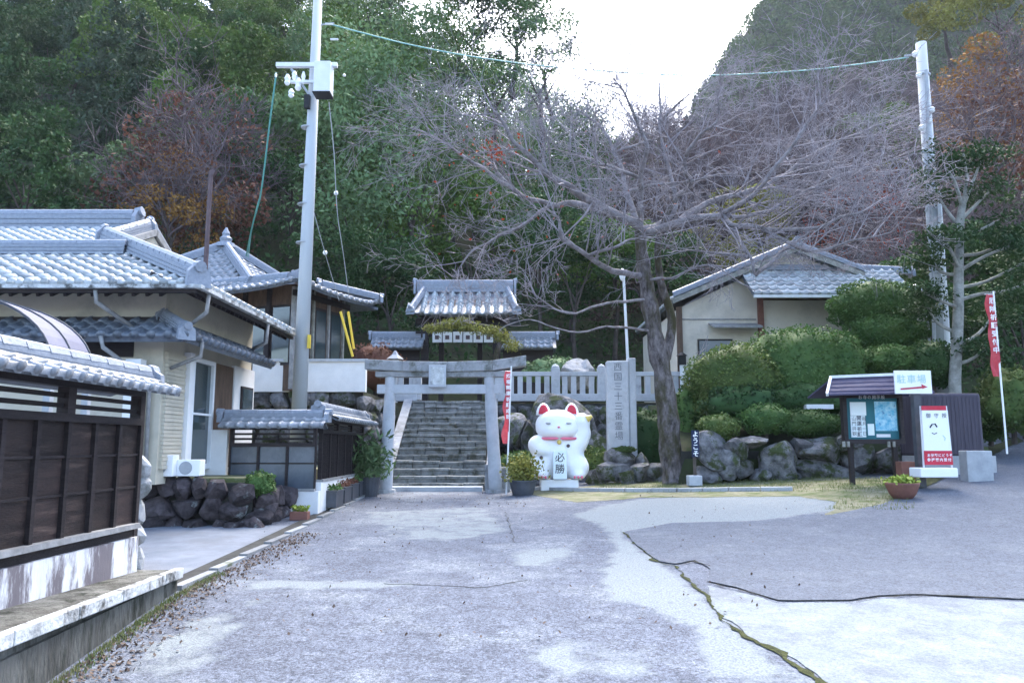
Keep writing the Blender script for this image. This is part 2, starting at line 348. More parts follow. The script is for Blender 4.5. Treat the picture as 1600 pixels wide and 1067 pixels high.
def wear_attr(o):
    me = o.data; n = len(me.vertices); co = np.zeros(n*3, np.float32); me.vertices.foreach_get('co', co); co = co.reshape(-1, 3)[:, :2].astype(float); W_ = np.zeros(n)
    for poly, amt in WEAR:
        P_ = np.array([gl(*q) for q in poly]); dmin = np.full(n, 1e9); ins = np.zeros(n, bool)
        for i in range(len(P_)):
            a, b = P_[i], P_[(i+1) % len(P_)]; ab = b-a; t = np.clip(((co-a)@ab)/(ab@ab+1e-9), 0, 1); dmin = np.minimum(dmin, np.linalg.norm(co-a-t[:, None]*ab, axis=1))
            c1 = (a[1] > co[:, 1]) != (b[1] > co[:, 1]); xx = (b[0]-a[0])*(co[:, 1]-a[1])/(b[1]-a[1]+1e-12)+a[0]; ins ^= c1 & (co[:, 0] < xx)
        sd = np.where(ins, dmin, -dmin); W_ = np.maximum(W_, amt*np.clip(.5+sd/.45, 0, 1))
    at_ = me.attributes.new('wear', 'FLOAT', 'POINT'); at_.data.foreach_set('value', W_.astype(np.float32))
    m = M['asphalt']; N = m.node_tree.nodes; L = m.node_tree.links; b = N['Principled BSDF']; src = b.inputs['Base Color'].links[0].from_socket
    a = N.new('ShaderNodeAttribute'); a.attribute_name = 'wear'; ge = N.new('ShaderNodeNewGeometry')
    nz = N.new('ShaderNodeTexNoise'); nz.inputs['Scale'].default_value = 2.2; nz.inputs['Detail'].default_value = 12; nz.inputs['Roughness'].default_value = .72; L.new(ge.outputs['Position'], nz.inputs[0])
    ad = N.new('ShaderNodeMath'); ad.operation = 'MULTIPLY_ADD'; ad.inputs[1].default_value = 1.5; L.new(nz.outputs[0], ad.inputs[0]); L.new(a.outputs['Fac'], ad.inputs[2])
    mr = N.new('ShaderNodeMapRange'); mr.inputs[1].default_value = 1.08; mr.inputs[2].default_value = 1.3; L.new(ad.outputs[0], mr.inputs[0])
    n2 = N.new('ShaderNodeTexNoise'); n2.inputs['Scale'].default_value = 55; n2.inputs['Detail'].default_value = 6; L.new(ge.outputs['Position'], n2.inputs[0])
    cr = N.new('ShaderNodeValToRGB'); cr.color_ramp.elements[0].position = .36; cr.color_ramp.elements[1].position = .6; cr.color_ramp.elements[0].color = (.13, .15, .165, 1); cr.color_ramp.elements[1].color = (.23, .26, .268, 1); L.new(n2.outputs[0], cr.inputs[0])
    mx = N.new('ShaderNodeMixRGB'); L.new(mr.outputs[0], mx.inputs[0]); L.new(src, mx.inputs[1]); L.new(cr.outputs[0], mx.inputs[2]); L.new(mx.outputs[0], b.inputs['Base Color'])
wear_attr(rd)
def sheet(name, poly, m, off, st=.35, jit=.0, kind='structure', parent=None, px=True):
    P = [gp(*p) for p in poly] if px else [Vector((*p, 0)) for p in poly]
    # densify and roughen the outline
    Q = []
    for i, p in enumerate(P):
        q = P[(i+1) % len(P)]; n = max(1, int((q-p).length/.12)); dd = (q-p); nn = Vector((-dd.y, dd.x, 0)).normalized()
        for k in range(n):
            c = p.lerp(q, k/n); Q.append(c+nn*jit*(noise.noise(c*2.2)+.6*noise.noise(c*7)))
    P2 = [Vector((p.x, p.y)) for p in Q]; x0 = min(p.x for p in P2); x1 = max(p.x for p in P2); y0 = min(p.y for p in P2); y1 = max(p.y for p in P2)
    n = len(P2); pts = list(P2)
    y = y0
    while y < y1:
        x = x0
        while x < x1: pts.append(Vector((x+.01, y+.013))); x += st
        y += st
    vs, _, fs, _, _, _ = delaunay_2d_cdt(pts, [], [list(range(n))], 1, 1e-5)
    V = [(v.x, v.y, g(v.x, v.y)+off) for v in vs]
    Fq = [tuple(f) if (Vector(vs[f[1]])-Vector(vs[f[0]])).cross(Vector(vs[f[2]])-Vector(vs[f[0]])) > 0 else tuple(reversed(f)) for f in fs]
    return tag(link(npmesh(name, V, Fq), name, m, parent, smooth=True), kind=kind)
sheet('driveway', [(-16, 3), (-3.62, 3), (-3.62, 13.4), (-16, 13.4)], 'drive', .006, px=False)
sheet('concrete_apron', [(1105, 915), (1150, 924), (1215, 943), (1330, 943), (1370, 936), (1440, 934), (1600, 941), (1800, 946), (1900, 1200), (1450, 1200), (1300, 1075), (1240, 1032), (1180, 1000), (1130, 965), (1108, 935)], 'pale', .008, jit=.05)
sheet('asphalt_patch', [(975, 832), (1050, 818), (1180, 815), (1300, 805), (1380, 788), (1437, 766), (1490, 745), (1560, 714), (1605, 696), (1700, 690), (1800, 720), (1900, 944), (1600, 937), (1440, 930), (1370, 932), (1330, 939), (1215, 939), (1150, 919),
      (1105, 909), (1112, 890), (1085, 876), (1055, 882), (1030, 878), (1000, 856)], 'newasphalt', .016, jit=.03)
sheet('mossy_verge', [(795, 768), (900, 762), (1020, 745), (1200, 746), (1400, 748), (1440, 752), (1420, 778), (1330, 800), (1290, 806), (1310, 784), (1250, 776), (1000, 778), (900, 785)], 'mossyearth', .005, jit=.12)
sheet('roadside_moss', [(1440, 766), (1500, 738), (1560, 708), (1600, 690), (1590, 684), (1530, 706), (1480, 736), (1432, 758)], 'moss', .03, jit=.04)
def crack(name, pts, ws, m, off):
    P = [gp(*p) for p in pts]; Q = []
    for i in range(len(P)-1):
        n = max(2, int((P[i+1]-P[i]).length/.06))
        for k in range(n): Q.append((P[i].lerp(P[i+1], k/n), ws[i]+(ws[i+1]-ws[i])*k/n))
    V = []; 
    for i, (p, w_) in enumerate(Q):
        dd = (Q[min(i+1, len(Q)-1)][0]-Q[max(0, i-1)][0]).normalized(); nn = Vector((-dd.y, dd.x, 0)); c = p+nn*.05*noise.noise(p*5)
        c += nn*.03*noise.noise(p*17); w_ *= max(.12, .75+1.5*noise.noise(p*6)+.8*noise.noise(p*21))
        for s_, h in ((-1, .002), (-.4, .006), (.4, .005), (1, .002)): q = c+nn*w_*s_; V.append((q.x, q.y, g(q.x, q.y)+off+h))
    Fq = [(4*i+k, 4*i+4+k, 4*i+5+k, 4*i+1+k) for i in range(len(Q)-1) for k in range(3)]
    return tag(link(npmesh(name, V, Fq), name, m), kind='structure')
crack('moss_in_crack', [(975, 832), (1000, 855), (1030, 881), (1055, 884), (1075, 908), (1102, 930), (1112, 948), (1130, 970), (1165, 995), (1205, 1013), (1245, 1040), (1300, 1078)], [.02, .035, .03, .02, .02, .02, .02, .02, .03, .045, .04, .04], 'moss', .008)
crack('pavement_crack', [(1055, 884), (1085, 877), (1112, 888)], [.01, .012, .012], 'crack', .014)
crack('pavement_crack', [(1105, 911), (1150, 921), (1215, 940), (1330, 941), (1370, 934), (1440, 931), (1600, 938), (1900, 946)], [.008, .011, .007, .003, .008, .011, .009, .009], 'crack', .014)
crack('pavement_crack', [(790, 800), (805, 850)], [.008, .004], 'crack', .002)
crack('pavement_crack', [(600, 912), (760, 918), (830, 905)], [.006, .006, .004], 'crack', .002)

# terraces and hills
def E_of(t):
    xs = [-2, -.4, -.25, -.12, 0, .06, .12, .25, .5, 1.5]; ys = [.74, .74, .68, .585, .49, .45, .44, .47, .52, .6]
    return float(np.interp(t, xs, ys))
def hill(x, y):
    t = x/max(y, 1); y0 = 34-6*sstep((-t-.1)/.3)
    zt = E_of(t)*95-11; z = 2.6+max(0, min(y, 95)-y0)/(95-y0)*(zt-2.6)
    if y > 95: z = zt-min(25, .3*(y-95))
    if y < 28: z = -.5+3.1*sstep((y-25)/2.5)
    e2 = float(np.interp(t, [.1, .2, .26, .34, .5, 1], [.2, .36, .5, .62, .78, .85]))
    f2 = (y-150)/90*(e2*240-6-5)+5
    if y > 150: z = max(z, min(f2, e2*240-6))
    return z+(.8*noise.noise(Vector((x*.06, y*.06, 0))) if y > 36 else 0)
gridmesh('hillside', lines(-240, 330, 6), lines(25, 45, 2)+lines(50, 330, 5), hill, 'soil')
mb = MB(); mb.box((-30, 22.6, -.5), (-4.35, 34, 3.1)); tag(mb.build('upper_terrace', 'soil'), kind='structure')
mb = MB(); mb.box((-4.35, 25.35, -.5), (26, 36, 2.93)); tag(mb.build('temple_terrace', 'mossyearth'), kind='structure')
mb = MB(); mb.box((-18, 13.6, -.5), (-4.6, 22.6, .98)); tag(mb.build('house_plot', 'mossyearth'), kind='structure')
# garden bank on the right
def bank(x, y): return 1.35+.25*(y-19)+.15*noise.noise(Vector((x, y, 0)))
gridmesh('garden_bank', lines(3.9, 12.6, .5), lines(18.9, 25.5, .5), lambda x, y: bank(x, y) if x > 4.2 and y > 19 and x < 12.3 else .2, 'soil')

# haze of the damp valley
hz_ = None
def haze_box():
    mb = MB(); mb.box((-290, -30, -2), (380, 420, 215)); o = mb.build('haze', None)
    m = bpy.data.materials.new('haze'); m.use_nodes = True; N = m.node_tree.nodes; N.remove(N['Principled BSDF'])
    v = N.new('ShaderNodeVolumePrincipled'); v.inputs['Color'].default_value = (.8, .88, 1, 1); v.inputs['Density'].default_value = .0002; v.inputs['Anisotropy'].default_value = .2
    m.node_tree.links.new(v.outputs[0], N['Material Output'].inputs['Volume']); o.data.materials.append(m); tag(o, kind='stuff')
haze_box()
# ------------------------------------------------------------------ tiled roofs
def tile_mesh(w_, l_, m, eave=False, rib=.5, h=.055):
    stp = .012 if h > .08 else .035
    n = 7; xs = [w_*i/(n-1) for i in range(n)]
    def zz(x):
        t = x/w_; return (h*math.sin(math.pi*(t-(1-rib))/rib) if t > 1-rib else -.22*h*math.sin(math.pi*t/(1-rib)))
    V = []; 
    for x in xs: V.append((x, -.02, zz(x)+stp))
    for x in xs: V.append((x, l_*1.06, zz(x)+.0))
    lip = .09 if eave else .035
    for x in xs: V.append((x, -.02, zz(x)+.035-lip if not eave else -.02-.02*(1 if x/w_ > 1-rib else 0)))
    Fq = [(i, i+1, n+i+1, n+i) for i in range(n-1)]+[(2*n+i, 2*n+i+1, i+1, i) for i in range(n-1)]
    if eave:
        cx = w_*(1-rib/2); r = w_*rib*.5; b = len(V)
        for k in range(10): a = 2*math.pi*k/10; V.append((cx+r*math.cos(a), -.035, .02+r*math.sin(a)))
        for k in range(10): a = 2*math.pi*k/10; V.append((cx+r*math.cos(a), .05, .02+r*math.sin(a)))
        Fq.append(tuple(b+k for k in range(10))); Fq += [(b+(k+1) % 10, b+k, b+10+k, b+10+(k+1) % 10) for k in range(10)]
    me = bpy.data.meshes.new('roof_tile'); me.from_pydata(V, [], Fq); me.update(); me.materials.append(M[m]); me.shade_smooth()
    return me
TM = {}
def inside(poly, s, t):
    c = False; n = len(poly)
    for i in range(n):
        (a, b), (c_, d_) = poly[i], poly[(i+1) % n]
        if (b > t) != (d_ > t) and s < (c_-a)*(t-b)/(d_-b)+a: c = not c
    return c
class Roof:
    def __init__(s, root, m='tile', w_=.26, l_=.26, rib=.5, h=.055, limit=290):
        s.root = root; s.m = m; s.w = w_; s.l = l_; s.rib = rib; s.h = h; s.T = []; s.deck = MB(); s.limit = limit
    def plane(s, O, S, U, poly, lift=None, curve=0, show=True, under=.1):
        O, S, U = Vector(O), Vector(S).normalized(), Vector(U).normalized(); Nn = S.cross(U).normalized()
        smin = min(p[0] for p in poly); smax = max(p[0] for p in poly); tmax = max(p[1] for p in poly)
        def lf(a, t):
            z = lift(a, t) if lift else 0
            if curve: z += -curve*4*(t/tmax)*(1-t/tmax)
            return z
        # deck: slab under the tiles
        step = .7; ns = max(1, int((smax-smin)/step)); ntt = max(1, int(tmax/step))
        P = [O+S*a+U*b for a, b in poly]
        if not lift and not curve: s.deck.prism([p-Nn*.015 for p in P], -Nn*under)
        else:
            for j in range(ntt):
                t0, t1 = tmax*j/ntt, tmax*(j+1)/ntt
                def span(t):
                    ok = [smin+(smax-smin)*q/120 for q in range(121) if inside(poly, smin+(smax-smin)*q/120, min(max(t, .001), tmax-.001))]
                    return (min(ok), max(ok)) if ok else None
                s0, s1 = span(t0), span(t1)
                if not s0: continue
                if not s1: s1 = ((s0[0]+s0[1])/2,)*2
                n = 10
                for i in range(n):
                    q = []
                    for (sa, sb), t, fr in ((s0, t0, i/n), (s0, t0, (i+1)/n), (s1, t1, (i+1)/n), (s1, t1, i/n)):
                        a = sa+(sb-sa)*fr; q.append(O+S*a+U*t+Vector((0, 0, lf(a, t)))-Nn*.015)
                    s.deck.prism(q, -Nn*under)
        if not show: return
        j = 0; t = 0
        while t < tmax-.05:
            k0 = int(math.floor(smin/s.w)); a = k0*s.w
            while a < smax:
                if inside(poly, a+s.w/2, min(t+s.l*.35, tmax-.01)):
                    p = O+S*a+U*t+Vector((0, 0, lf(a+s.w/2, t)))
                    U2 = U
                    if lift or curve:
                        p2 = O+S*a+U*(t+s.l)+Vector((0, 0, lf(a+s.w/2, t+s.l))); U2 = (p2-p).normalized()
                    S2 = S; N2 = S2.cross(U2).normalized()
                    mt = Matrix((S2, U2, N2)).transposed().to_4x4(); mt.translation = p
                    s.T.append((p, mt, j == 0))
                a += s.w
            t += s.l; j += 1
    def ridge(s, p, q, h=.28, w_=.2, cap=True, ends=True, m='ridge', dots=False):
        mb = MB(); p, q = Vector(p), Vector(q); dd = (q-p).normalized(); n = 3
        for i in range(n):
            z = h*(i+.5)/n-.03; ww = w_*(1.25-.12*i)
            mb.bar(p+Vector((0, 0, z)), q+Vector((0, 0, z)), ww, h/n*.72)
            mb.bar(p+Vector((0, 0, z+.02)), q+Vector((0, 0, z+.02)), ww*.8, h/n)
        L = (q-p).length; k = max(1, int(L/.3))
        sd = dd.cross(Vector((0, 0, 1))).normalized(); up = sd.cross(dd)
        for i in range(k):
            a = p+dd*(L*i/k); b = p+dd*(L*(i+.97)/k)
            mb.tube([a+Vector((0, 0, h-.01)), b+Vector((0, 0, h+.0))], [w_*.44, w_*.4], 8)
        o = mb.build('ridge', m, s.root)
        if ends:
            for e, sg in ((p, -1), (q, 1)):
                eb = MB(); c = e+dd*sg*.03
                eb.prism([c-sd*w_*.9-Vector((0, 0, .1)), c+sd*w_*.9-Vector((0, 0, .1)), c+sd*w_*.8+Vector((0, 0, h*.7)), c+sd*w_*.35+Vector((0, 0, h*1.25)), c-sd*w_*.35+Vector((0, 0, h*1.25)), c-sd*w_*.8+Vector((0, 0, h*.7))], dd*sg*.09)
                eb.tube([c+Vector((0, 0, h*1.1)), c+dd*sg*.14+Vector((0, 0, h*1.2))], w_*.42, 8)
                eb.build('ridge_end', m, s.root)
    def finish(s):
        s.deck.build('roof_deck', 'tiled', s.root)
        s.T.sort(key=lambda e: (e[0]-Vector((0, 0, 1.5))).length+(0 if abs(e[0].x)/max(e[0].y, .1) < .72 else 50))
        key = (s.w, s.l, s.m, s.rib, s.h)
        if key not in TM: TM[key] = (tile_mesh(s.w, s.l, s.m, False, s.rib, s.h), tile_mesh(s.w, s.l, s.m, True, s.rib, s.h))
        w0 = worldloc(s.root); rest = MB()
        for i, (p, mt, ev) in enumerate(s.T):
            me = TM[key][1 if ev else 0]
            if i < s.limit:
                o = bpy.data.objects.new('eave_tile' if ev else 'roof_tile', me); C.objects.link(o); o.parent = s.root
                m2 = mt.copy(); m2.translation = mt.translation-w0; o.matrix_local = m2 @ Matrix.Rotation(random.uniform(-.02, .02), 4, 'X')
            else: rest.add([mt @ v.co for v in me.vertices], [tuple(f.vertices) for f in me.polygons])
        if rest.v: rest.build('roof_tiles_beyond', s.m, s.root, smooth=True, kind='stuff')

# ------------------------------------------------------------------ big house on the left
H1 = thing('house', (-8, 15, .98), 'large cream house with grey tiled hip and gable roof, left of the concrete pole', 'house')
mb = MB(); mb.box((-16, 12.9, .9), (-5.9, 17.3, 4.35)); mb.build('wall', 'cream', H1)
r = Roof(H1, 'tilew', .27, .27)
c_ = 1/math.hypot(1, .47); s_ = .47*c_; US = lambda x, y: Vector((x*c_, y*c_, s_))
tl = 5/c_; ts = 3.3/c_
tp = 3.3/c_
up = lambda a, t: .10*max(0, (a-9)/2)**2*max(0, 1-t)
r.plane((-16, 12, 4.1), (1, 0, 0), US(0, 1), [(0, 0), (11, 0), (7.7, tp), (7.7, tl), (0, tl)])
r.plane((-5, 12, 4.1), (0, 1, 0), US(-1, 0), [(0, 0), (5.4, 0), (5.4, ts), (3.3, ts)])
r.plane((-5, 22, 4.1), (-1, 0, 0), US(0, -1), [(3.3, 2), (11, 2), (11, tl), (3.3, tl)], show=False)
r.ridge((-16, 17, 6.4), (-8.6, 17, 6.4), h=.36, w_=.3)
r.ridge((-5.05, 12.05, 4.17), (-8.3, 15.3, 5.7), h=.2, w_=.22)
r.ridge((-16, 14.1, 5.1), (-7.25, 14.1, 5.1), h=.2, w_=.22, ends=False)
r.ridge((-8.25, 15.35, 5.72), (-8.25, 16.9, 6.4), h=.16, w_=.18)
r.ridge((-8.25, 18.6, 5.7), (-8.25, 17.1, 6.4), h=.16, w_=.18)
# pent roof round the ground floor
r.finish(); r = Roof(H1, 'tiled', .27, .27)
k2 = math.hypot(.65, .36)
r.plane((-16, 12.25, 3.3), (1, 0, 0), (0, .65, .36), [(0, 0), (10.75, 0), (10.1, k2), (0, k2)])
r.plane((-5.25, 12.25, 3.3), (0, 1, 0), (-.65, 0, .36), [(0, 0), (4.6, 0), (4.6, k2), (.65, k2)])
r.ridge((-5.3, 12.3, 3.36), (-5.9, 12.9, 3.66), h=.12, w_=.16)
r.finish()
mb = MB(); mb.box((-16, 12.84, 3.6), (-5.86, 12.9, 3.7)); mb.box((-5.9, 12.9, 3.6), (-5.84, 17.3, 3.7)); mb.build('wall_trim', 'wood', H1)
mb = MB()
for i in range(24): y = 12.3+i*.22; mb.bar((-5.15, y, 3.95), (-5.9, y, 4.33), .05, .07)
for i in range(48): x = -16+i*.22; mb.bar((x, 12.15, 3.95), (x, 12.9, 4.33), .05, .07)
mb.build('rafters', 'wood', H1, kind='stuff')
mb = MB(); mb.box((-5.07, 12.0, 3.94), (-5.0, 17.4, 4.02)); mb.box((-16, 11.95, 3.94), (-5.0, 12.02, 4.02)); mb.build('fascia', 'wood', H1)
mb = MB(); mb.box((-5.0, 11.88, 4.0), (-4.9, 17.3, 4.06)); mb.box((-16, 11.86, 4.0), (-5.0, 11.95, 4.06)); mb.build('gutter', 'coping', H1)
mb = MB(); mb.prism([(-8.35, 15.3, 5.6), (-8.35, 18.7, 5.6), (-8.35, 17, 6.35)], (.12, 0, 0)); mb.build('gable', 'brown', H1)
mb = MB(); mb.bar((-8.1, 15.35, 5.62), (-8.1, 17, 6.34), .05, .14); mb.bar((-8.1, 18.65, 5.62), (-8.1, 17, 6.34), .05, .14); mb.build('bargeboard', 'woodg', H1)
mb = MB(); mb.prism([(-8.2, 15.8, 5.7), (-8.2, 18.2, 5.7), (-8.2, 17, 6.22)], (.06, 0, 0)); mb.build('gable_panel', 'cream', H1)
for pts in ([(-6.6, 11.95, 3.98), (-6.6, 12.0, 3.8), (-6.25, 12.6, 3.45)], [(-4.96, 12.35, 3.98), (-5.0, 12.4, 3.7), (-5.5, 12.7, 3.45)], [(-6.6, 12.2, 3.28), (-6.55, 12.2, 3.1), (-6.05, 12.8, 2.6), (-6.05, 12.85, 1.0)], [(-5.25, 12.9, 3.28), (-5.3, 13, 3.05), (-5.85, 13.1, 2.85)],
            [(-4.95, 15.4, 3.98), (-4.97, 15.4, 3.6), (-5.3, 15.6, 3.5)]): MB().tube(pts, .035, 8).build('downspout', 'woodg', H1, smooth=True)
mb = MB(); mb.box((-6.35, 12.55, .98), (-6.1, 12.75, 2.95)); mb.build('porch_post', 'plaster', H1)
sh = MB()
for i in range(30): z = 1.15+i*.066; sh.box((-5.9, 12.98, z), (-5.84-.012*(i % 2), 13.72, z+.06))
sh.build('shutter', 'cream', H1)
mb = MB(); mb.box((-5.9, 13.74, 1.1), (-5.78, 13.93, 3.2)); mb.build('door_post', 'plaster', H1)
wf = MB(); wf.box((-5.9, 13.95, 1.1), (-5.8, 14.03, 3.15)); wf.box((-5.9, 14.9, 1.1), (-5.8, 14.98, 3.15)); wf.box((-5.9, 14.03, 3.07), (-5.8, 14.9, 3.15)); wf.box((-5.9, 14.03, 1.1), (-5.8, 14.9, 1.2)); wf.box((-5.9, 14.03, 2.1), (-5.82, 14.9, 2.14))
wo = wf.build('window', 'offwhite', H1); MB().box((-5.895, 14.03, 1.2), (-5.86, 14.9, 3.07)).build('pane', 'glass', wo)
dr = MB(); dr.box((-5.9, 15.0, 1.1), (-5.84, 16.05, 3.15)).build('door', 'brown', H1)
mb = MB(); mb.box((-5.9, 16.08, 1.0), (-5.82, 17.32, 3.2)); mb.build('side_wall', 'plaster', H1)
wf = MB(); wf.box((-5.82, 16.45, 2.05), (-5.78, 17.15, 2.8)); wo = wf.build('window', 'wood', H1); MB().box((-5.78, 16.5, 2.1), (-5.77, 17.1, 2.75)).build('pane', 'glass', wo)
MB().box((-16, 12.87, 3.02), (-6.4, 12.93, 3.3)).build('lintel', 'wood', H1)
# carport vault
V1 = thing('carport_roof', (-6.4, 9, .2), 'barrel shaped translucent carport roof behind the near fence', 'carport')
mb = MB(); n = 26; R0 = []
for yy in (8.9, 9.8):
    R0.append([Vector((-7.0+1.6*math.cos(math.pi*k/n), yy, 2.52+.86*math.sin(math.pi*k/n))) for k in range(n+1)])
for k in range(n):
    a, b, c2, d2 = R0[0][k], R0[0][k+1], R0[1][k+1], R0[1][k]; nn = ((a+b)/2-Vector((-7.0, 8.9, 2.45))).normalized()*.012
    mb.prism([a, b, c2, d2], nn)
mb.build('canopy_sheet', 'poly', V1, smooth=False)
for yy in (8.9, 9.35, 9.8):
    MB().tube([Vector((-7.0+1.61*math.cos(math.pi*k/n), yy, 2.53+.87*math.sin(math.pi*k/n))) for k in range(n+1)], .014, 6).build('rib', 'plasticd', V1)
for x in (-8.6, -5.4):
    for yy in (8.95, 9.75): MB().box((x-.04, yy-.04, g(x, yy)-.05), (x+.04, yy+.04, 2.36)).build('post', 'grey', V1)
# air conditioners
for i, (x, y) in enumerate(((-5.95, 13.3), (-5.55, 13.45))):
    z = .98; A = thing('air_conditioner', (x, y, z), ('white outdoor air conditioner unit beside the beige shutter, left one' if i == 0 else 'smaller outdoor air conditioner unit with dark grille, right one'), 'air conditioner')
    h = .36-.08*i
    MB().box((x-.2, y-.12, z+.04), (x+.2, y+.12, z+.04+h)).build('casing', 'white', A, bevel=.012)
    gr = MB(); gr.tube([(x-.04, y-.125, z+.04+h/2), (x-.04, y-.135, z+.04+h/2)], h*.4, 16); gr.build('fan_grille', 'grey', A)
    for q in (-.14, .14): MB().box((x+q-.03, y-.1, z), (x+q+.03, y+.1, z+.04)).build('foot', 'black', A)

# ------------------------------------------------------------------ roofed timber fences
def fence_run(root, A, B, zs, off, tilem='tile', bays=.45, zsill=.76, zrail=1.75, ztop=2.05, zeave=2.1, zridge=2.25, hw=.38, mids=(1.125, 1.45), panel='woodh', outward=1, slat=False, sillm='woodg', rl=None):
    A, B = Vector((*A, 0)), Vector((*B, 0)); L = (B-A).length; dd = (B-A)/L; nn = Vector((dd.y, -dd.x, 0))*outward
    Z = lambda v: Vector((0, 0, v+off))
    def bar(nm, m, a, b, z0, z1, t0, t1, bev=0):
        mbb = MB(); c = A+dd*(a+b)/2+nn*(t0+t1)/2+Z((z0+z1)/2); mbb.obox(c, dd*(b-a)/2, nn*(t1-t0)/2, Vector((0, 0, (z1-z0)/2))); return mbb.build(nm, m, root)
    bar('sill', sillm, 0, L, zsill-.05, zsill, -.06, .09)
    bar('top_rail', 'wood', 0, L, zrail, zrail+.07, -.05, .06)
    bar('wall_plate', 'wood', 0, L, ztop, ztop+.1, -.06, .06)
    n = max(1, round(L/bays)); bw = L/n; levels = [zsill]+list(mids)+[zrail]
    for i in range(n+1): bar('batten', 'wood', max(0, i*bw-.025), min(L, i*bw+.025), zsill, zrail, -.03, .05)
    for m_ in mids: bar('cross_rail', 'wood', 0, L, m_-.012, m_+.012, -.02, .032)
    for i in range(n):
        for a, b in zip(levels[:-1], levels[1:]):
            if slat:
                k = max(2, int(bw/.07))
                bar('panel', panel, i*bw+.02, (i+1)*bw-.02, a, b, -.015, .0)
                for q in range(1, k): bar('slat', 'wood', i*bw+bw*q/k-.008, i*bw+bw*q/k+.008, a, b, 0, .022)
            else: bar('panel', panel, i*bw+.02, (i+1)*bw-.02, a, b, -.015, .012)
    m2 = max(1, round(L/1.25))
    for i in range(m2+1): bar('post', 'wood', max(0, i*L/m2-.06), min(L, i*L/m2+.06), zrail+.07, ztop, -.05, .05)
    for q in (.3, .68): bar('lattice_bar', 'wood', 0, L, zrail+.07+(ztop-zrail-.07)*q-.02, zrail+.07+(ztop-zrail-.07)*q+.02, -.012, .012)
    R = Roof(root, tilem, .2, .21, .42, h=.02, limit=140)
    hyp = math.hypot(hw, zridge-zeave); e0, e1 = -.12, L+.12
    S = dd if outward == 1 else -dd
    # orient so that S x U points up
    U = Vector((-nn.x*hw, -nn.y*hw, zridge-zeave)); 
    if dd.cross(U).z > 0: R.plane(A+nn*hw+Z(zeave)+dd*e0, dd, U, [(0, 0), (e1-e0, 0), (e1-e0, hyp), (0, hyp)], under=.03)
    else: R.plane(A+nn*hw+Z(zeave)+dd*e1, -dd, U, [(0, 0), (e1-e0, 0), (e1-e0, hyp), (0, hyp)], under=.03)
    U = Vector((nn.x*hw, nn.y*hw, zridge-zeave))
    if dd.cross(U).z > 0: R.plane(A-nn*hw+Z(zeave)+dd*e0, dd, U, [(0, 0), (e1-e0, 0), (e1-e0, hyp), (0, hyp)], under=.03, show=False)
    else: R.plane(A-nn*hw+Z(zeave)+dd*e1, -dd, U, [(0, 0), (e1-e0, 0), (e1-e0, hyp), (0, hyp)], under=.03, show=False)
    R.ridge(A+dd*e0+Z(zridge-.02), A+dd*e1+Z(zridge-.02), h=.09, w_=.17, ends=True)
    R.finish()
FN = thing('timber_fence', (-3.9, 6, .3), 'near dark timber fence with tiled top on white stained plinth', 'fence')
fence_run(FN, (-3.9, 2.8), (-3.9, 8.05), None, 0)
MB().box((-4.05, 2.7, .25), (-3.84, 8.1, .62)).build('plinth', 'stained', FN)
MB().box((-4.0, 2.8, .62), (-3.88, 8.05, .71)).build('plinth_beam', 'wood', FN)
MB().box((-3.99, 8.05, .62), (-3.87, 8.13, 2.1)).build('end_post', 'wood', FN)
RW = thing('low_retaining_wall', (-3.5, 6, 0), 'low stained concrete retaining wall with pale coping below the near fence', 'retaining wall')
fx = lambda y: -3.42+.07*(8.1-y)
fz = lambda y: .285+.026*(8.1-y)
MB().prism([(-4.3, 2.6, -.6), (fx(2.6)-.05, 2.6, -.6), (fx(8.25)-.05, 8.25, -.6), (-4.3, 8.25, -.6)], (0, 0, .78)).build('wall', 'footing', RW)

y = 2.6; 
while y < 8.2:
    l = min(random.uniform(.75, 1.0), 8.27-y); b = MB(); b.bar((fx(y+.006)-.04, y+.006, fz(y)-.05), (fx(y+l-.006)-.04, y+l-.006, fz(y+l)-.05), .085, .1).build('coping_block', 'coping', RW, bevel=.008); y += l
MB().add([(-4.3, 2.6, .1), (fx(2.6)-.086, 2.6, .1), (fx(8.22)-.086, 8.22, .1), (-4.3, 8.22, .1), (-4.3, 2.6, fz(2.6)-.015), (fx(2.6)-.086, 2.6, fz(2.6)-.015), (fx(8.22)-.086, 8.22, fz(8.22)-.015), (-4.3, 8.22, fz(8.22)-.015)], [(0, 3, 2, 1), (4, 5, 6, 7), (0, 1, 5, 4), (1, 2, 6, 5), (2, 3, 7, 6), (3, 0, 4, 7)]).build('ledge', 'footing', RW)
# rough stone post at the end of the fence
SP = thing('stone_post', (-3.98, 8.3, .2), 'rough pale stone post at the far end of the near fence', 'post')
for i in range(6): place(rocks('stone')[i], 'stone', SP, (-4.0, 8.32, .12+.24*i), Matrix.Rotation(i*1.3, 3, 'Z'), (.13, .13, .15))
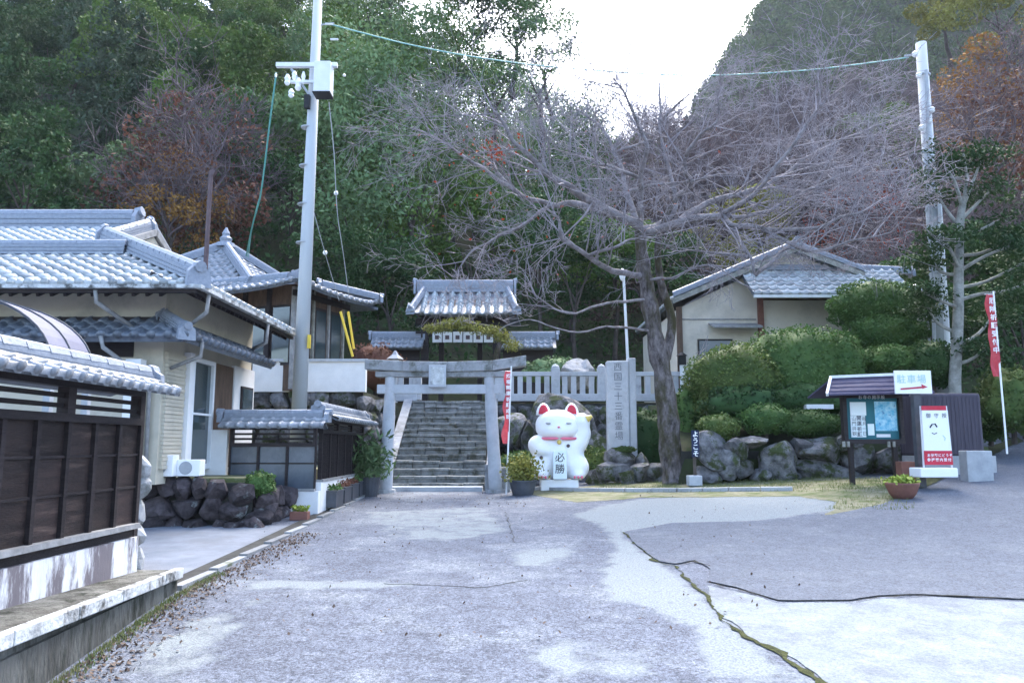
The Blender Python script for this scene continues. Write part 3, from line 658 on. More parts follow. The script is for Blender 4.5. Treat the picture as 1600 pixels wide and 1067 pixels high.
# second fence, corner run
F2 = thing('timber_fence', (-4.5, 15, .4), 'small timber fence with tiled top and blue grey panels facing the driveway', 'fence')
fence_run(F2, (-5.45, 15.0), (-3.78, 15.0), None, 0, bays=.56, zsill=.72, zrail=1.52, ztop=1.84, zeave=1.9, zridge=2.1, hw=.36, mids=(1.2,), panel='bluepanel')
MB().box((-5.5, 14.92, .2), (-3.7, 15.1, .67)).build('plinth', 'plaster', F2)
MB().box((-5.95, 14.93, .9), (-5.5, 15.05, 1.84)).build('side_wall', 'plaster', F2)
F3 = thing('timber_fence', (-3.78, 17.5, .4), 'far slatted dark timber fence running back towards the stone gate', 'fence')
fence_run(F3, (-3.78, 15.25), (-3.78, 19.5), None, .16, bays=.7, zsill=.72, zrail=1.62, ztop=1.84, zeave=1.9, zridge=2.1, hw=.36, mids=(), slat=True)
MB().box((-3.9, 15.12, .1), (-3.7, 19.55, .83)).build('plinth', 'plaster', F3)
# kerb and drain
K = MB()
for i in range(11): MB().box((-3.56, 8.3+i*1.0, g(-3.5, 8.8+i)-.1), (-3.45, 9.28+i*1.0, g(-3.5, 8.8+i)+.035)).build('kerb', 'kerbm')
for o in [o for o in bpy.data.objects if o.name.startswith('kerb') and o.parent is None]: tag(o, kind='structure')
sheet('drain', [(-3.78, 8.3), (-3.585, 8.3), (-3.585, 19.2), (-3.78, 19.2)], 'mortar', .014, px=False, st=.25)
# dark garden rock wall
GW = thing('garden_rock_wall', (-6, 13.3, .1), 'dark rugged rock wall below the cream house beside the driveway', 'rock wall')
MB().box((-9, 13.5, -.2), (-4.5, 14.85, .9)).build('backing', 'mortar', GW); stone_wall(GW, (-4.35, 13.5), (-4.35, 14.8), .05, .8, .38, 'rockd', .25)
stone_wall(GW, (-9, 13.4), (-4.45, 13.4), .0, lambda t: .99-.15*sstep((t-.85)/.15), .3, 'rockd', .24)
for x, y, z, s_ in ((-4.35, 13.3, .18, .24), (-4.7, 13.2, .15, .22), (-4.3, 13.7, .45, .22)): place(random.choice(rocks('rockd')), 'stone', GW, (x, y, z), Matrix.Rotation(random.random()*6, 3, 'Z'), (s_, s_*.8, s_*.75))

# ------------------------------------------------------------------ vegetation builders
def shell_points(cx, cy, cz, rx, ry, rz, n, rough=.15, bottom=-.5, seed=0):
    P = []
    while len(P) < n:
        v = np.random.normal(size=3); v /= np.linalg.norm(v)
        if v[2] < bottom: continue
        k = 1+rough*noise.noise(Vector(v)*2.2+Vector((seed, 0, 0)))*1.6+rough*.5*noise.noise(Vector(v)*6+Vector((seed, 0, 0)))
        k *= 1-abs(np.random.normal())*.06
        P.append((cx+v[0]*rx*k, cy+v[1]*ry*k, cz+v[2]*rz*k))
    return P
def bush(name, c, r, label, cat, m='lf_hedge', n=2600, leaf=.07, rough=.2, group=None, bottom=-.5, stem=True):
    T = thing(name, (c[0], c[1], c[2]-r[2]), label, cat, group); sd = random.random()*50
    P = shell_points(*c, *r, n, rough, bottom, sd)
    link(leaves('foliage', P, leaf, T, .5, .7), 'foliage', m, T)
    mb = MB(); mb.ball(c, (r[0]*.88, r[1]*.88, r[2]*.88), 16, 10)
    cc = Vector(c); mb.v = [cc+(v-cc)*(1+rough*noise.noise((v-cc).normalized()*2.2+Vector((sd, 0, 0)))*1.6) for v in mb.v]
    mb.build('inner_growth', m, T, smooth=True)
    if stem: MB().tube([(c[0], c[1], c[2]-r[2]-.15), (c[0]+.05, c[1], c[2])], [.07, .04], 7).build('stem', 'trunk', T)
    return T
def grow(segs, p, dd, L, r, depth, up=.08, spread=.6, wig=.25, minr=.006, kids=(4, 7), taper=.45, rngs=None):
    """recursive branch: appends (p,q,r0,r1)"""
    n = max(3, int(L/.35)) if depth > 1 else 3; q = Vector(p); v = Vector(dd).normalized(); nodes = [(q.copy(), v.copy(), r)]
    for i in range(n):
        v = (v+Vector((random.gauss(0, wig), random.gauss(0, wig), random.gauss(0, wig)+up))*.5).normalized()
        q2 = q+v*(L/n); r2 = r*(1-(1-taper)*(i+1)/n)
        segs.append((q.copy(), q2.copy(), max(minr, nodes[-1][2]), max(minr, r2))); q = q2; nodes.append((q.copy(), v.copy(), r2))
    if depth > 0:
        for k in range(random.randint(*kids)):
            t = random.uniform(.2, 1); i = min(n, int(t*n)+1); bp, bv, br = nodes[i]
            a = Vector((random.gauss(0, 1), random.gauss(0, 1), random.gauss(0, 1))); a = (a-bv*a.dot(bv)).normalized()
            nv = (bv*(1-spread*.5)+a*spread).normalized()
            grow(segs, bp, nv, L*random.uniform(.45, .75), br*.6, depth-1, up, spread, wig, minr, kids, taper)
def crown_round(seed, H=6, R=3.2, n=6400, lobes=17, leaf=.21, low=.1):
    random.seed(seed); np.random.seed(seed); P = []
    for i in range(lobes):
        a = random.random()*6.28; u = random.uniform(low, 1); rr = R*math.sqrt(max(.05, 1-((u-.4)/.65)**2))*random.uniform(.55, .95)
        c = np.array((math.cos(a)*rr, math.sin(a)*rr, H*u)); s_ = random.uniform(.26, .44)*R
        m_ = n//lobes; v = np.random.normal(size=(m_, 3)); v /= np.linalg.norm(v, axis=1)[:, None]; v *= (s_*(1-np.abs(np.random.normal(size=(m_, 1)))*.13)); v[:, 2] = np.where(v[:, 2] < 0, v[:, 2]*.45, v[:, 2]*.8)
        P.append(c+v)
    return leaves('crown', np.concatenate(P), leaf, None, .35, .65)
def crown_conifer(seed, H=10, R=2.6, n=5200, leaf=.28):
    random.seed(seed); np.random.seed(seed); P = []
    tiers = 90
    for i in range(tiers):
        u = (i+random.random())/tiers; z = H*(1-u)*.97; L = R*(.12+.95*u**.8)*random.uniform(.7, 1.15); a = random.random()*6.28
        m_ = int(n/tiers*(.4+1.2*u)); t = np.random.rand(m_)**.6; w_ = .18+.5*t*L*.35
        x = math.cos(a)*t*L+np.random.normal(size=m_)*w_*.6; y = math.sin(a)*t*L+np.random.normal(size=m_)*w_*.6
        zz = z+.3-(t*L)*.35+np.random.normal(size=m_)*.12; P.append(np.stack([x, y, zz], 1))
    return leaves('crown', np.concatenate(P), leaf, None, .5, .5)
def crown_airy(seed, H=11, R=3.2, n=6000, leaf=.24):
    random.seed(seed); np.random.seed(seed); P = []
    for i in range(60):
        a = random.random()*6.28; u = random.random(); rr = R*math.sqrt(max(.08, 1-(u*1.6-.7)**2))*random.uniform(.2, 1)
        c = np.array((math.cos(a)*rr, math.sin(a)*rr, H*(.12+.88*u))); m_ = n//60
        v = np.random.normal(size=(m_, 3))*np.array((.6, .6, .45)); v[:, 2] -= .25*np.hypot(v[:, 0], v[:, 1]); P.append(c+v)
    return leaves('crown', np.concatenate(P), leaf, None, .2, .45)
def crown_pine(seed, H=8, R=3.2, n=4200, leaf=.24, pads=26):
    random.seed(seed); np.random.seed(seed); P = []
    for i in range(pads):
        a = random.random()*6.28; u = random.random()**.8; rr = R*(1-.55*u)*random.uniform(.15, 1)
        c = np.array((math.cos(a)*rr, math.sin(a)*rr, H*(.1+.9*u))); m_ = n//pads; s_ = random.uniform(.5, .95)
        P.append(c+np.random.normal(size=(m_, 3))*np.array((s_*.6, s_*.6, .17)))
    return leaves('crown', np.concatenate(P), leaf, None, .5, .35)
def bare_mesh(seed, H=8, spread=.75, depth=4, minr=.014):
    random.seed(seed); S = []
    p = Vector((0, 0, 0)); 
    for k in range(7):
        a = k*2.4; z = H*.05*k
        grow(S, Vector((0, 0, H*.1+z*.5)), Vector((math.cos(a)*.7, math.sin(a)*.7, 1.1)), H*.5, .09, depth, .1, spread, .3, minr, (4, 6))
    return segmesh('crown', S, 3)
def trunk_mesh(h=4, r=.22):
    random.seed(int(h*10)); segs = []; p = Vector((0, 0, -1.5)); q = p
    for i in range(5):
        q = p+Vector((random.gauss(0, .08), random.gauss(0, .08), (h+1.5)/5)); segs.append((p, q, r*(1-.14*i), r*(1-.14*(i+1)))); p = q
    for k in range(5): segs.append((p-Vector((0, 0, .3*k)), p+Vector((math.cos(k*2.4)*1.2, math.sin(k*2.4)*1.2, 1.4)), r*.35, r*.1))
    me = segmesh('trunk', segs, 7); me.materials.append(M['trunk']); me.shade_smooth(); return me
CR = {'round': [crown_round(s) for s in (11, 12, 13, 14)], 'conifer': [crown_conifer(s) for s in (21, 22, 23)], 'airy': [crown_airy(s) for s in (31, 32, 33)],
      'pine': [crown_pine(s) for s in (41, 42, 43)], 'bare': [bare_mesh(s) for s in (51, 52, 53)], 'thin': [crown_round(s, 6, 3.4, 3200, 26, .2) for s in (61, 62)], 'few': [bare_mesh(s, 8, .75, 3) for s in (54, 55)]}
for k in CR:
    for me in CR[k]: me.materials.append(M['lf_dark'])
TR = trunk_mesh(3.2, .2)
random.seed(99); np.random.seed(99)
KIND = {'round': ('broadleaf_tree', 'trunk'), 'conifer': ('cedar_tree', 'trunk'), 'airy': ('cypress_tree', 'trunk'), 'pine': ('pine_tree', 'trunk'), 'bare': ('bare_tree', 'trunk'), 'thin': ('autumn_tree', 'trunk')}
def tree(kind, x, y, z, sxy, sz, m, label, group, trunkh=1.0, extra=None):
    nm = KIND[kind][0]; T = thing(nm, (x, y, z), label, 'tree', group); T.rotation_euler = (random.gauss(0, .03), random.gauss(0, .03), random.random()*6.28)
    o = bpy.data.objects.new('trunk', TR); C.objects.link(o); o.parent = T; o.scale = (sxy, sxy, trunkh)
    def crown(kd, mm, nm2='crown'):
        o = bpy.data.objects.new(nm2, random.choice(CR[kd])); C.objects.link(o); o.parent = T; o.location = (0, 0, 2.2*trunkh if kd != 'conifer' else 1.2); o.scale = (sxy, sxy, sz)
        o.material_slots[0].link = 'OBJECT'; o.material_slots[0].material = M[mm]
    if kind == 'thin': crown('few', 'twigb', 'branches'); crown('thin', m)
    else: crown(kind, m)
    if extra: crown('thin', extra, 'leaf_remnants')
    return T

# ------------------------------------------------------------------ forest
def proj(p):
    zz = p[2]-EYE; dd = p[1]*math.cos(TH)+zz*math.sin(TH); return 800+F*p[0]/dd, 533.5-F*(zz*math.cos(TH)-p[1]*math.sin(TH))/dd
GL = 'trees on the wooded hillside behind the temple'
TNAMES = {'lf_dark': 'dark green', 'lf_green': 'mid green', 'lf_blue': 'blue green', 'lf_pine': 'soft pale green', 'lf_red': 'rusty red', 'lf_crimson': 'crimson', 'lf_orange': 'orange', 'lf_yellow': 'yellow green', 'lf_mauve': 'mauve brown', 'twigb': 'leafless brown'}
KN = {'round': 'broadleaf', 'conifer': 'cedar', 'airy': 'cypress', 'pine': 'pine', 'bare': 'tree', 'thin': 'sparse tree'}
ntree = 0; FOR = []
Yr = 31.0
while Yr < 98:
    stepx = 3.2+.028*Yr
    t = -.78
    while t < .78:
        x = t*Yr+random.uniform(-1, 1); y = Yr+random.uniform(-1.6, 1.6); t += stepx*(1.15 if Yr < 50 else 1.0)/Yr
        if y < 40 and -14 < x < 17: continue
        if y < 34 and x < -11: y += 2.5
        z = hill(x, y)-.3; px, py = proj((x, y, z+7)); pbx, pby = proj((x, y, z+3))
        if px < -60 or px > 1680 or pby < -70: continue
        if ntree >= 285: continue
        rr = random.random(); sxy = random.uniform(.85, 1.25); szz = random.uniform(.85, 1.25)
        dj = noise.noise(Vector((x*.07, y*.07, 9)))
        if px < 190:
            k, m = (('conifer', 'lf_blue') if (90 < px and py < 320) else ('round', 'lf_dark') if rr < .5 else ('conifer', 'lf_dark'))
            if rr > .85: m = 'lf_green'
        elif px < 470:
            if 250 < py < 420 and px > 205 and y < 55:
                k, m = ('thin', random.choice(('lf_red', 'lf_red', 'lf_orange', 'lf_red')))
                if rr < .3: k, m = 'round', 'lf_green'
            else: k, m = 'round', random.choice(('lf_green', 'lf_dark', 'lf_green', 'lf_pine'))
        elif px < 930:
            if py < 330: k, m = random.choice((('airy', 'lf_pine'), ('airy', 'lf_green'), ('round', 'lf_pine'), ('airy', 'lf_pine')))
            else: k, m = random.choice((('round', 'lf_dark'), ('airy', 'lf_dark'), ('round', 'lf_green')))
        else:
            k, m = 'bare', 'twigb'
            if rr < .22: k, m = 'thin', 'lf_mauve'
            elif rr < .27: k, m = 'thin', 'lf_red'
            elif rr < .58: k, m = 'round', random.choice(('lf_pine', 'lf_green', 'lf_yellow', 'lf_pine'))
            if px > 1100 and py < 150: k, m = 'round', random.choice(('lf_green', 'lf_dark', 'lf_blue'))
            if py > 400 and y < 50: k, m = 'round', random.choice(('lf_dark', 'lf_green'))
            if 1290 < px < 1400 and 310 < py < 370: k, m = 'thin', 'lf_crimson'
            if px > 1500 and 120 < py < 330: k, m = 'thin', random.choice(('lf_red', 'lf_orange'))
            if px > 1480 and py < 100: k, m = 'round', 'lf_yellow'
        if y < 37: sxy *= .8; szz *= .8
        hgt = 'at the foot of the slope' if py > 380 else ('halfway up the slope' if py > 200 else ('high on the slope' if py > 60 else 'near the skyline'))
        lm = next(n_ for q_, n_ in ((140, 'above the near fence'), (260, 'above the big house'), (430, 'above the hall roof'), (560, 'behind the concrete pole'), (690, 'above the torii'), (820, 'above the gate roof'), (960, 'above the white cat'), (1100, 'behind the cherry trunk'), (1240, 'above the beige gable'), (1420, 'above the beige house'), (9999, 'behind the right pole')) if px < q_)
        T = tree(k, x, y, z, sxy, szz, m, '', '')
        FOR.append((T, TNAMES[m]+' '+KN[k], hgt, lm, px))
        ntree += 1
    Yr += 4.6+.03*Yr
print('TREES', ntree)
ORD = 'leftmost second third fourth fifth sixth seventh eighth ninth tenth'.split()
grp = {}
for e in FOR: grp.setdefault((e[1], e[2], e[3]), []).append(e)
for k_, es in grp.items():
    es.sort(key=lambda e: e[4])
    for i, e in enumerate(es):
        e[0]['label'] = '%s %s %s' % (k_[0], k_[1], k_[2])+('' if len(es) == 1 else ', '+(ORD[i] if i == 0 else ORD[min(i, 9)]+' from left')); e[0]['group'] = 'forest trees on the temple hillside'
# individual trees that show
def tree_at(kind, px, py, Y, sxy, sz, m, label, trunkh=1.0):
    p = at(px, py, Y); return tree(kind, p.x, Y, p.z-3, sxy, sz, m, label, None, trunkh)
tree_at('pine', 845, 150, 48, 1.2, 1.1, 'lf_pine', 'tall open pine with layered pads standing against the white sky')
tree_at('pine', 770, 170, 50, 1.4, 1.3, 'lf_blue', 'broad pine just left of the tall open pine on the skyline')
tree_at('pine', 700, 130, 52, 1.3, 1.3, 'lf_green', 'ragged green pine under the cable, left of the two skyline pines')
tree_at('pine', 590, 60, 50, 1.1, .9, 'lf_blue', 'pine crown right beside the top of the concrete utility pole')
tree_at('pine', 720, 60, 62, 1.3, 1.3, 'lf_pine', 'pine crown against the sky under the left half of the cable')
tree_at('pine', 800, 70, 58, 1.3, 1.2, 'lf_green', 'high pine crown touching the sky, second from the sky gap')
tree_at('pine', 860, 110, 55, 1.0, 1.3, 'lf_blue', 'pine at the left edge of the sky gap')
tree_at('airy', 560, 400, 38, 1.15, 1.2, 'lf_pine', 'soft pale green cypress directly right of the concrete pole')
tree_at('airy', 650, 330, 41, 1.25, 1.2, 'lf_pine', 'tall feathery green cypress above the temple gate roof')
tree_at('thin', 320, 330, 33, .95, .95, 'lf_red', 'rusty maple spreading above the hall roof on the left')
tree_at('thin', 270, 360, 31, .6, .6, 'lf_orange', 'small orange brown maple behind the house ridge')
tree_at('thin', 1340, 400, 40, .8, .7, 'lf_crimson', 'bright crimson maple behind the right house roof')
tree_at('thin', 1565, 280, 33, .9, .8, 'lf_red', 'rusty orange maple at the right edge above the pruned tree')
for i, (px, py, Y, m) in enumerate(((520, 480, 33, 'lf_dark'), (590, 470, 35, 'lf_dark'), (840, 430, 36, 'lf_dark'), (900, 470, 35, 'lf_dark'), (960, 440, 37, 'lf_green'), (1020, 470, 36, 'lf_dark'), (620, 500, 33, 'lf_dark'), (1480, 520, 26, 'lf_dark'), (1560, 520, 25, 'lf_dark'), (1600, 560, 23, 'lf_dark'))):
    tree_at('round', px, py, Y, .75, .7, m, ['dark evergreen right of the hall eave', 'dark evergreen left of the gate roof', 'dark evergreen right of the gate roof', 'dark evergreen left of the lamp pole', 'green broadleaf behind the lamp pole', 'dark evergreen behind the cherry trunk', 'dark evergreen directly behind the gate left wing', 'dark evergreen behind the pruned pale-barked tree', 'dark evergreen behind the right banner', 'dark evergreen at the right edge by the upper road'][i]+', dense rounded crown')
tree_at('round', 1560, 50, 60, 1.3, 1.2, 'lf_yellow', 'bright yellow green tree high at the right edge')
tree_at('round', 1480, 30, 64, 1.2, 1.1, 'lf_yellow', 'yellow green tree right of the tall right pole top')
tree_at('thin', 1570, 200, 45, 1.1, 1, 'lf_orange', 'orange maple at the right edge halfway up')
# far wood on the right: one mass
fp = []
for i in range(9000):
    x = random.uniform(15, 300); y = random.uniform(150, 250); t = x/y
    if t < .2 or t > .8: continue
    z = hill(x, y); R_ = random.uniform(1.8, 3.2); v = np.random.normal(size=(46, 3)); v /= np.linalg.norm(v, axis=1)[:, None]; v[:, 2] = np.abs(v[:, 2])*1.5-.3
    fp.append(np.array((x, y, z+1.5))+v*R_*(1-np.random.rand(46, 1)**2*.25))
tag(link(leaves('far_wood', np.concatenate(fp), .95, None, .6, .7), 'far_wood', 'lf_green'), 'distant blue green wood covering the far hill at upper right', 'woodland', kind='stuff')
# undergrowth over the hill foot
up_ = []
for i in range(1500):
    y = random.uniform(33, 75); x = random.uniform(-.8, .8)*y
    if y < 37 and abs(x) < 12: continue
    z = hill(x, y)+.4; up_.append(np.array((x, y, z))+np.random.normal(size=(26, 3))*np.array((.8, .8, .4)))
tag(link(leaves('undergrowth', np.concatenate(up_), .28, None, .4, .6), 'undergrowth', 'lf_dark'), 'dark undergrowth between the trees on the slope', 'undergrowth', kind='stuff')

# ------------------------------------------------------------------ cherry tree
CH = thing('cherry_tree', (*at(1053, 742, 19.5)[:2], .7), 'large leafless cherry tree with spreading grey twigs in front of the right house', 'tree')
random.seed(5)
def pl(pts, Y=19.5): return [at(a, b, Y+c) for a, b, c in pts]
tk = pl([(1056, 752, 0), (1050, 720, 0), (1042, 640, 0), (1030, 560, 0), (1016, 480, 0), (1004, 410, 0), (1002, 360, 0)])
def catmull(P, k=4):
    Q = []
    for i in range(len(P)-1):
        a, b, c, d3 = P[max(0, i-1)], P[i], P[i+1], P[min(len(P)-1, i+2)]
        for j in range(k):
            t = j/k; Q.append(.5*((2*b)+(c-a)*t+(2*a-5*b+4*c-d3)*t*t+(3*b-a-3*c+d3)*t**3))
    Q.append(P[-1]); return Q
tkp = catmull(tk); tr_ = MB(); n = len(tkp)
tr_.tube(tkp, [.31-.15*min(1, i/(n-1)*1.0)+(.12 if i == 0 else .04 if i < 3 else 0)+.02*math.sin(i*2.1) for i in range(n)], 14)
tr_.jitter(.09, 2.6); tr_.build('trunk', 'bark', CH, smooth=True)
tr2 = MB(); tr2.tube(catmull(pl([(1040, 560, .1), (1050, 500, .25), (1032, 440, .3), (1028, 380, .2), (1040, 340, .1), (1057, 311, 0)])), [.14, .13, .13, .12, .12, .11, .11, .1, .1, .1, .09, .09, .09, .08, .08, .07, .07, .07, .06, .06, .06], 8); tr2.build('second_stem', 'bark', CH, smooth=True)
LIMBS = [
 ([(1004, 400, 0), (998, 356, 0), (944, 327, -.6), (900, 300, -1.2), (869, 284, -1.6), (835, 255, -2.0), (800, 215, -2.3), (770, 175, -2.5)], .15),
 ([(944, 327, -.6), (890, 318, 0), (863, 322, .6), (804, 300, .8), (740, 255, 1.2), (690, 222, 1.4), (645, 200, 1.6)], .10),
 ([(863, 322, .6), (830, 345, .3), (770, 375, .2), (730, 405, 0), (705, 432, 0)], .06),
 ([(1004, 430, 0), (960, 425, -.8), (920, 400, -1.5), (880, 372, -2), (868, 345, -2.2), (850, 320, -2.6)], .09),
 ([(1002, 360, 0), (1035, 345, .5), (1057, 311, .8), (1040, 250, 1.0), (1032, 190, 1.2), (1030, 130, 1.4)], .11),
 ([(1057, 311, .8), (1078, 284, .2), (1070, 250, -.5), (1090, 215, -1), (1116, 190, -1.4), (1125, 140, -1.6)], .08),
 ([(1002, 370, 0), (1060, 345, -.5), (1121, 338, -1), (1143, 354, -1.4), (1190, 358, -1.8), (1234, 360, -2), (1299, 346, -2.3), (1350, 330, -2.4)], .12),
 ([(1060, 345, -.5), (1105, 316, 0), (1190, 295, .6), (1250, 255, 1), (1300, 225, 1.4), (1406, 182, 1.8)], .10),
 ([(1121, 338, -1), (1180, 300, -1.8), (1230, 240, -2.2), (1270, 180, -2.5), (1300, 150, -2.6)], .07),
 ([(1143, 354, -1.4), (1170, 400, -1.8), (1180, 430, -2), (1200, 400, -2.3)], .05),
 ([(1190, 358, -1.8), (1260, 390, -2), (1330, 380, -2.2), (1400, 360, -2.4)], .055),
 ([(998, 356, 0), (980, 300, .5), (960, 240, 1.2), (930, 190, 1.6), (900, 170, 1.9)], .09),
 ([(1000, 350, 0), (1000, 280, -1), (1010, 220, -1.8), (980, 160, -2.4), (960, 130, -2.6)], .08),
 ([(1015, 470, 0), (960, 470, -.6), (900, 490, -1.2), (850, 470, -1.6), (810, 440, -1.8)], .045),
 ([(1022, 520, 0), (960, 510, -.8), (890, 520, -1.4), (830, 500, -1.8), (780, 520, -2)], .035),
 ([(1010, 440, 0), (1060, 430, -.8), (1110, 410, -1.3), (1150, 440, -1.6), (1180, 455, -1.8)], .04),
 ([(1130, 340, -1), (1200, 330, -.2), (1280, 290, .3), (1360, 260, .8), (1430, 240, 1)], .06),
]
segs_l = []; segs_t = []
for q in range(9):
    b_ = LIMBS[random.randrange(13)]; k0 = random.randrange(1, len(b_[0])-1); st = b_[0][k0]; ang = random.uniform(-2.9, -.25); Lp = random.uniform(90, 210); nn_ = []
    for e_ in range(4):
        f_ = e_/3; nn_.append((st[0]+math.cos(ang)*Lp*f_*1.15, st[1]+math.sin(ang)*Lp*f_*.75+18*f_*f_, st[2]+random.uniform(-1, 1)*2*f_))
    if nn_[-1][1] > 115 and 640 < nn_[-1][0] < 1440: LIMBS.append((nn_, .05))
for pts, r0 in LIMBS:
    P = catmull(pl(pts), 5); n = len(P); Lt = sum((P[i+1]-P[i]).length for i in range(n-1))
    P = [p+noise.noise_vector(p*1.6)*.10 if 0 < i < n-1 else p for i, p in enumerate(P)]
    rad = [r0*(1-.8*i/(n-1)) for i in range(n)]
    for i in range(n-1): segs_l.append((P[i], P[i+1], rad[i], rad[i+1]))
    cnt = int(Lt*(2.6 if r0 > .05 else 1.3))+2
    for k in range(cnt):
        u = random.uniform(.18, 1)**.8; i = min(n-2, int(u*(n-1))); bp = P[i].lerp(P[i+1], random.random()); bv = (P[i+1]-P[i]).normalized()
        a = Vector((random.gauss(0, 1), random.gauss(0, .8), random.gauss(.35, .8))); a = (a-bv*a.dot(bv)).normalized()
        nv = (bv*.65+a*.8).normalized()
        grow(segs_t, bp, nv, random.uniform(.9, 2.0)*(1.2-.4*u), max(.016, rad[i]*.4), 3, .02-.05*u, .62, .1, .0045, (3, 4), .4)
segs_t = [e for e in segs_t if min(e[0].z, e[1].z) > (4.7 if e[0].x < 3.2 else 5.4 if e[0].x > 4.9 else 2.0)]
print('TWIGS', len(segs_t))
link(segmesh('limbs', segs_l, 7, CH), 'limbs', 'limb', CH, smooth=True)['kind'] = 'stuff'
link(segmesh('twigs', segs_t, 3, CH), 'twigs', 'twig', CH)
lp = [at(random.gauss(770, 22), random.gauss(237, 12), 18+random.random()) for _ in range(140)]+[at(random.gauss(850, 120), random.gauss(300, 50), 18.5+random.random()) for _ in range(90)]
link(leaves('last_leaves', [tuple(p) for p in lp], .09, CH), 'last_leaves', 'lf_crimson', CH)

# ------------------------------------------------------------------ hall at back left (turned by 22 degrees)
H2 = thing('temple_hall', (-8.5, 24, 3.1), 'brown timber temple hall with two tier grey pyramid roof behind the concrete pole', 'temple hall')
th = math.radians(22); rx = Vector((math.cos(th), -math.sin(th), 0)); ry = Vector((math.sin(th), math.cos(th), 0)); cr_ = Vector((-5.86, 21.0, 0))
def hp(a, b, z): return cr_-rx*a+ry*b+Vector((0, 0, z))      # a: metres left along the front, b: metres back along the side
r = Roof(H2, 'tile', .28, .3)
def hip(z0, a0, a1, b0, b1, run, rise, show=(1, 1)):
    k = math.hypot(run, rise); W = a1-a0; D = b1-b0
    r.plane(hp(a1, b0, z0), rx, ry*run+Vector((0, 0, rise)), [(0, 0), (W, 0), (W-run, k), (run, k)], lift=lambda a, t: .22*(abs(a/W-.5)*2)**4*max(0, 1-t/k), curve=.05)
    r.plane(hp(a0, b0, z0), ry, -rx*run+Vector((0, 0, rise)), [(0, 0), (D, 0), (D-min(run, D/2-.01), k*min(1, D/2/run)), (min(run, D/2-.01), k*min(1, D/2/run))], lift=lambda a, t: .22*(abs(a/D-.5)*2)**4*max(0, 1-t/k), curve=.05)
    r.plane(hp(a1, b1, z0), -ry, rx*run+Vector((0, 0, rise)), [(0, 0), (D, 0), (D-min(run, D/2-.01), k*min(1, D/2/run)), (min(run, D/2-.01), k*min(1, D/2/run))], show=False)
    r.plane(hp(a0, b1, z0), -rx, -ry*run+Vector((0, 0, rise)), [(0, 0), (W, 0), (W-run, k), (run, k)], show=False)
hip(6.0, 0, 9, 0, 4.0, 1.3, .5)
pc = hp(5.85, 3.3, 0); CO = [pc+Vector(v) for v in ((2.0, -3.0, 6.45), (3.3, 1.9, 6.45), (-2.0, 3.0, 6.45), (-3.3, -1.9, 6.45))]; apx = pc+Vector((0, 0, 8.45))
for i in range(4):
    A_, B_ = CO[i-1], CO[i]                      # seen from outside, left to right
    L_ = (B_-A_).length; md = (A_+B_)/2; kk = (apx-md).length
    r.plane(A_, B_-A_, apx-md, [(0, 0), (L_, 0), (L_/2, kk)], curve=.12, show=i in (0, 1))
for a, b in (((0, 0), (1.3, 1.3)), ((0, 4.0), (1.3, 2.7)), ((9, 0), (7.7, 1.3))): r.ridge(hp(*a, 6.25), hp(*b, 6.55), h=.14, w_=.18)
ap = apx
for c_o in CO: r.ridge(c_o+Vector((0, 0, .0)), apx-Vector((0, 0, .05)), h=.2, w_=.22, ends=False)
r.ridge(hp(1.5, 1.35, 6.5), hp(7.5, 1.35, 6.5), h=.18, w_=.2, ends=False)
mb = MB(); mb.lathe([(.35, 0), (.3, .15), (.18, .2), (.22, .32), (.12, .42), (.14, .5), (.03, .72)], ap+Vector((0, 0, -.05)), 12); mb.build('finial', 'ridge', H2)
r.finish()
mb = MB(); mb.prism([hp(.9, .9, 3.1), hp(8.1, .9, 3.1), hp(8.1, 3.4, 3.1), hp(.9, 3.4, 3.1)], (0, 0, 3.15)); mb.build('wall', 'brown', H2)
mb = MB(); mb.prism([pc+(c_o-pc)*.8+Vector((0, 0, 1.0-6.7*.0)) for c_o in []] or [Vector((pc.x+(c_o.x-pc.x)*.78, pc.y+(c_o.y-pc.y)*.78, 6.1)) for c_o in CO], (0, 0, .6)); mb.build('upper_wall', 'brown', H2)
for i in range(9):
    a = .9+i*.9; MB().obox(hp(a, .86, 4.65), rx*.06, ry*.06, (0, 0, 1.5)).build('post', 'woodg' if i == 0 else 'wood', H2)
for i in range(8):
    a = 1.35+i*.9; o = MB().obox(hp(a, .885, 4.75), rx*.36, ry*.02, (0, 0, .9)).build('window', 'wood', H2); MB().obox(hp(a, .86, 4.75), rx*.3, ry*.006, (0, 0, .82)).build('pane', 'glass', o)
for i in range(4):
    b = .95+i*.78; MB().obox(hp(.86, b, 4.65), rx*.04, ry*.035, (0, 0, 1.5)).build('post', 'palebark' if i % 2 else 'woodg', H2)
for i in range(3):
    b = 1.34+i*.78; o = MB().obox(hp(.885, b, 4.75), rx*.02, ry*.28, (0, 0, .95)).build('window', 'wood', H2); MB().obox(hp(.86, b, 4.75), rx*.006, ry*.24, (0, 0, .86)).build('pane', 'glass', o)
MB().obox(hp(.8, 2.1, 5.95), rx*.05, ry*1.4, (0, 0, .08)).build('beam', 'wood', H2)
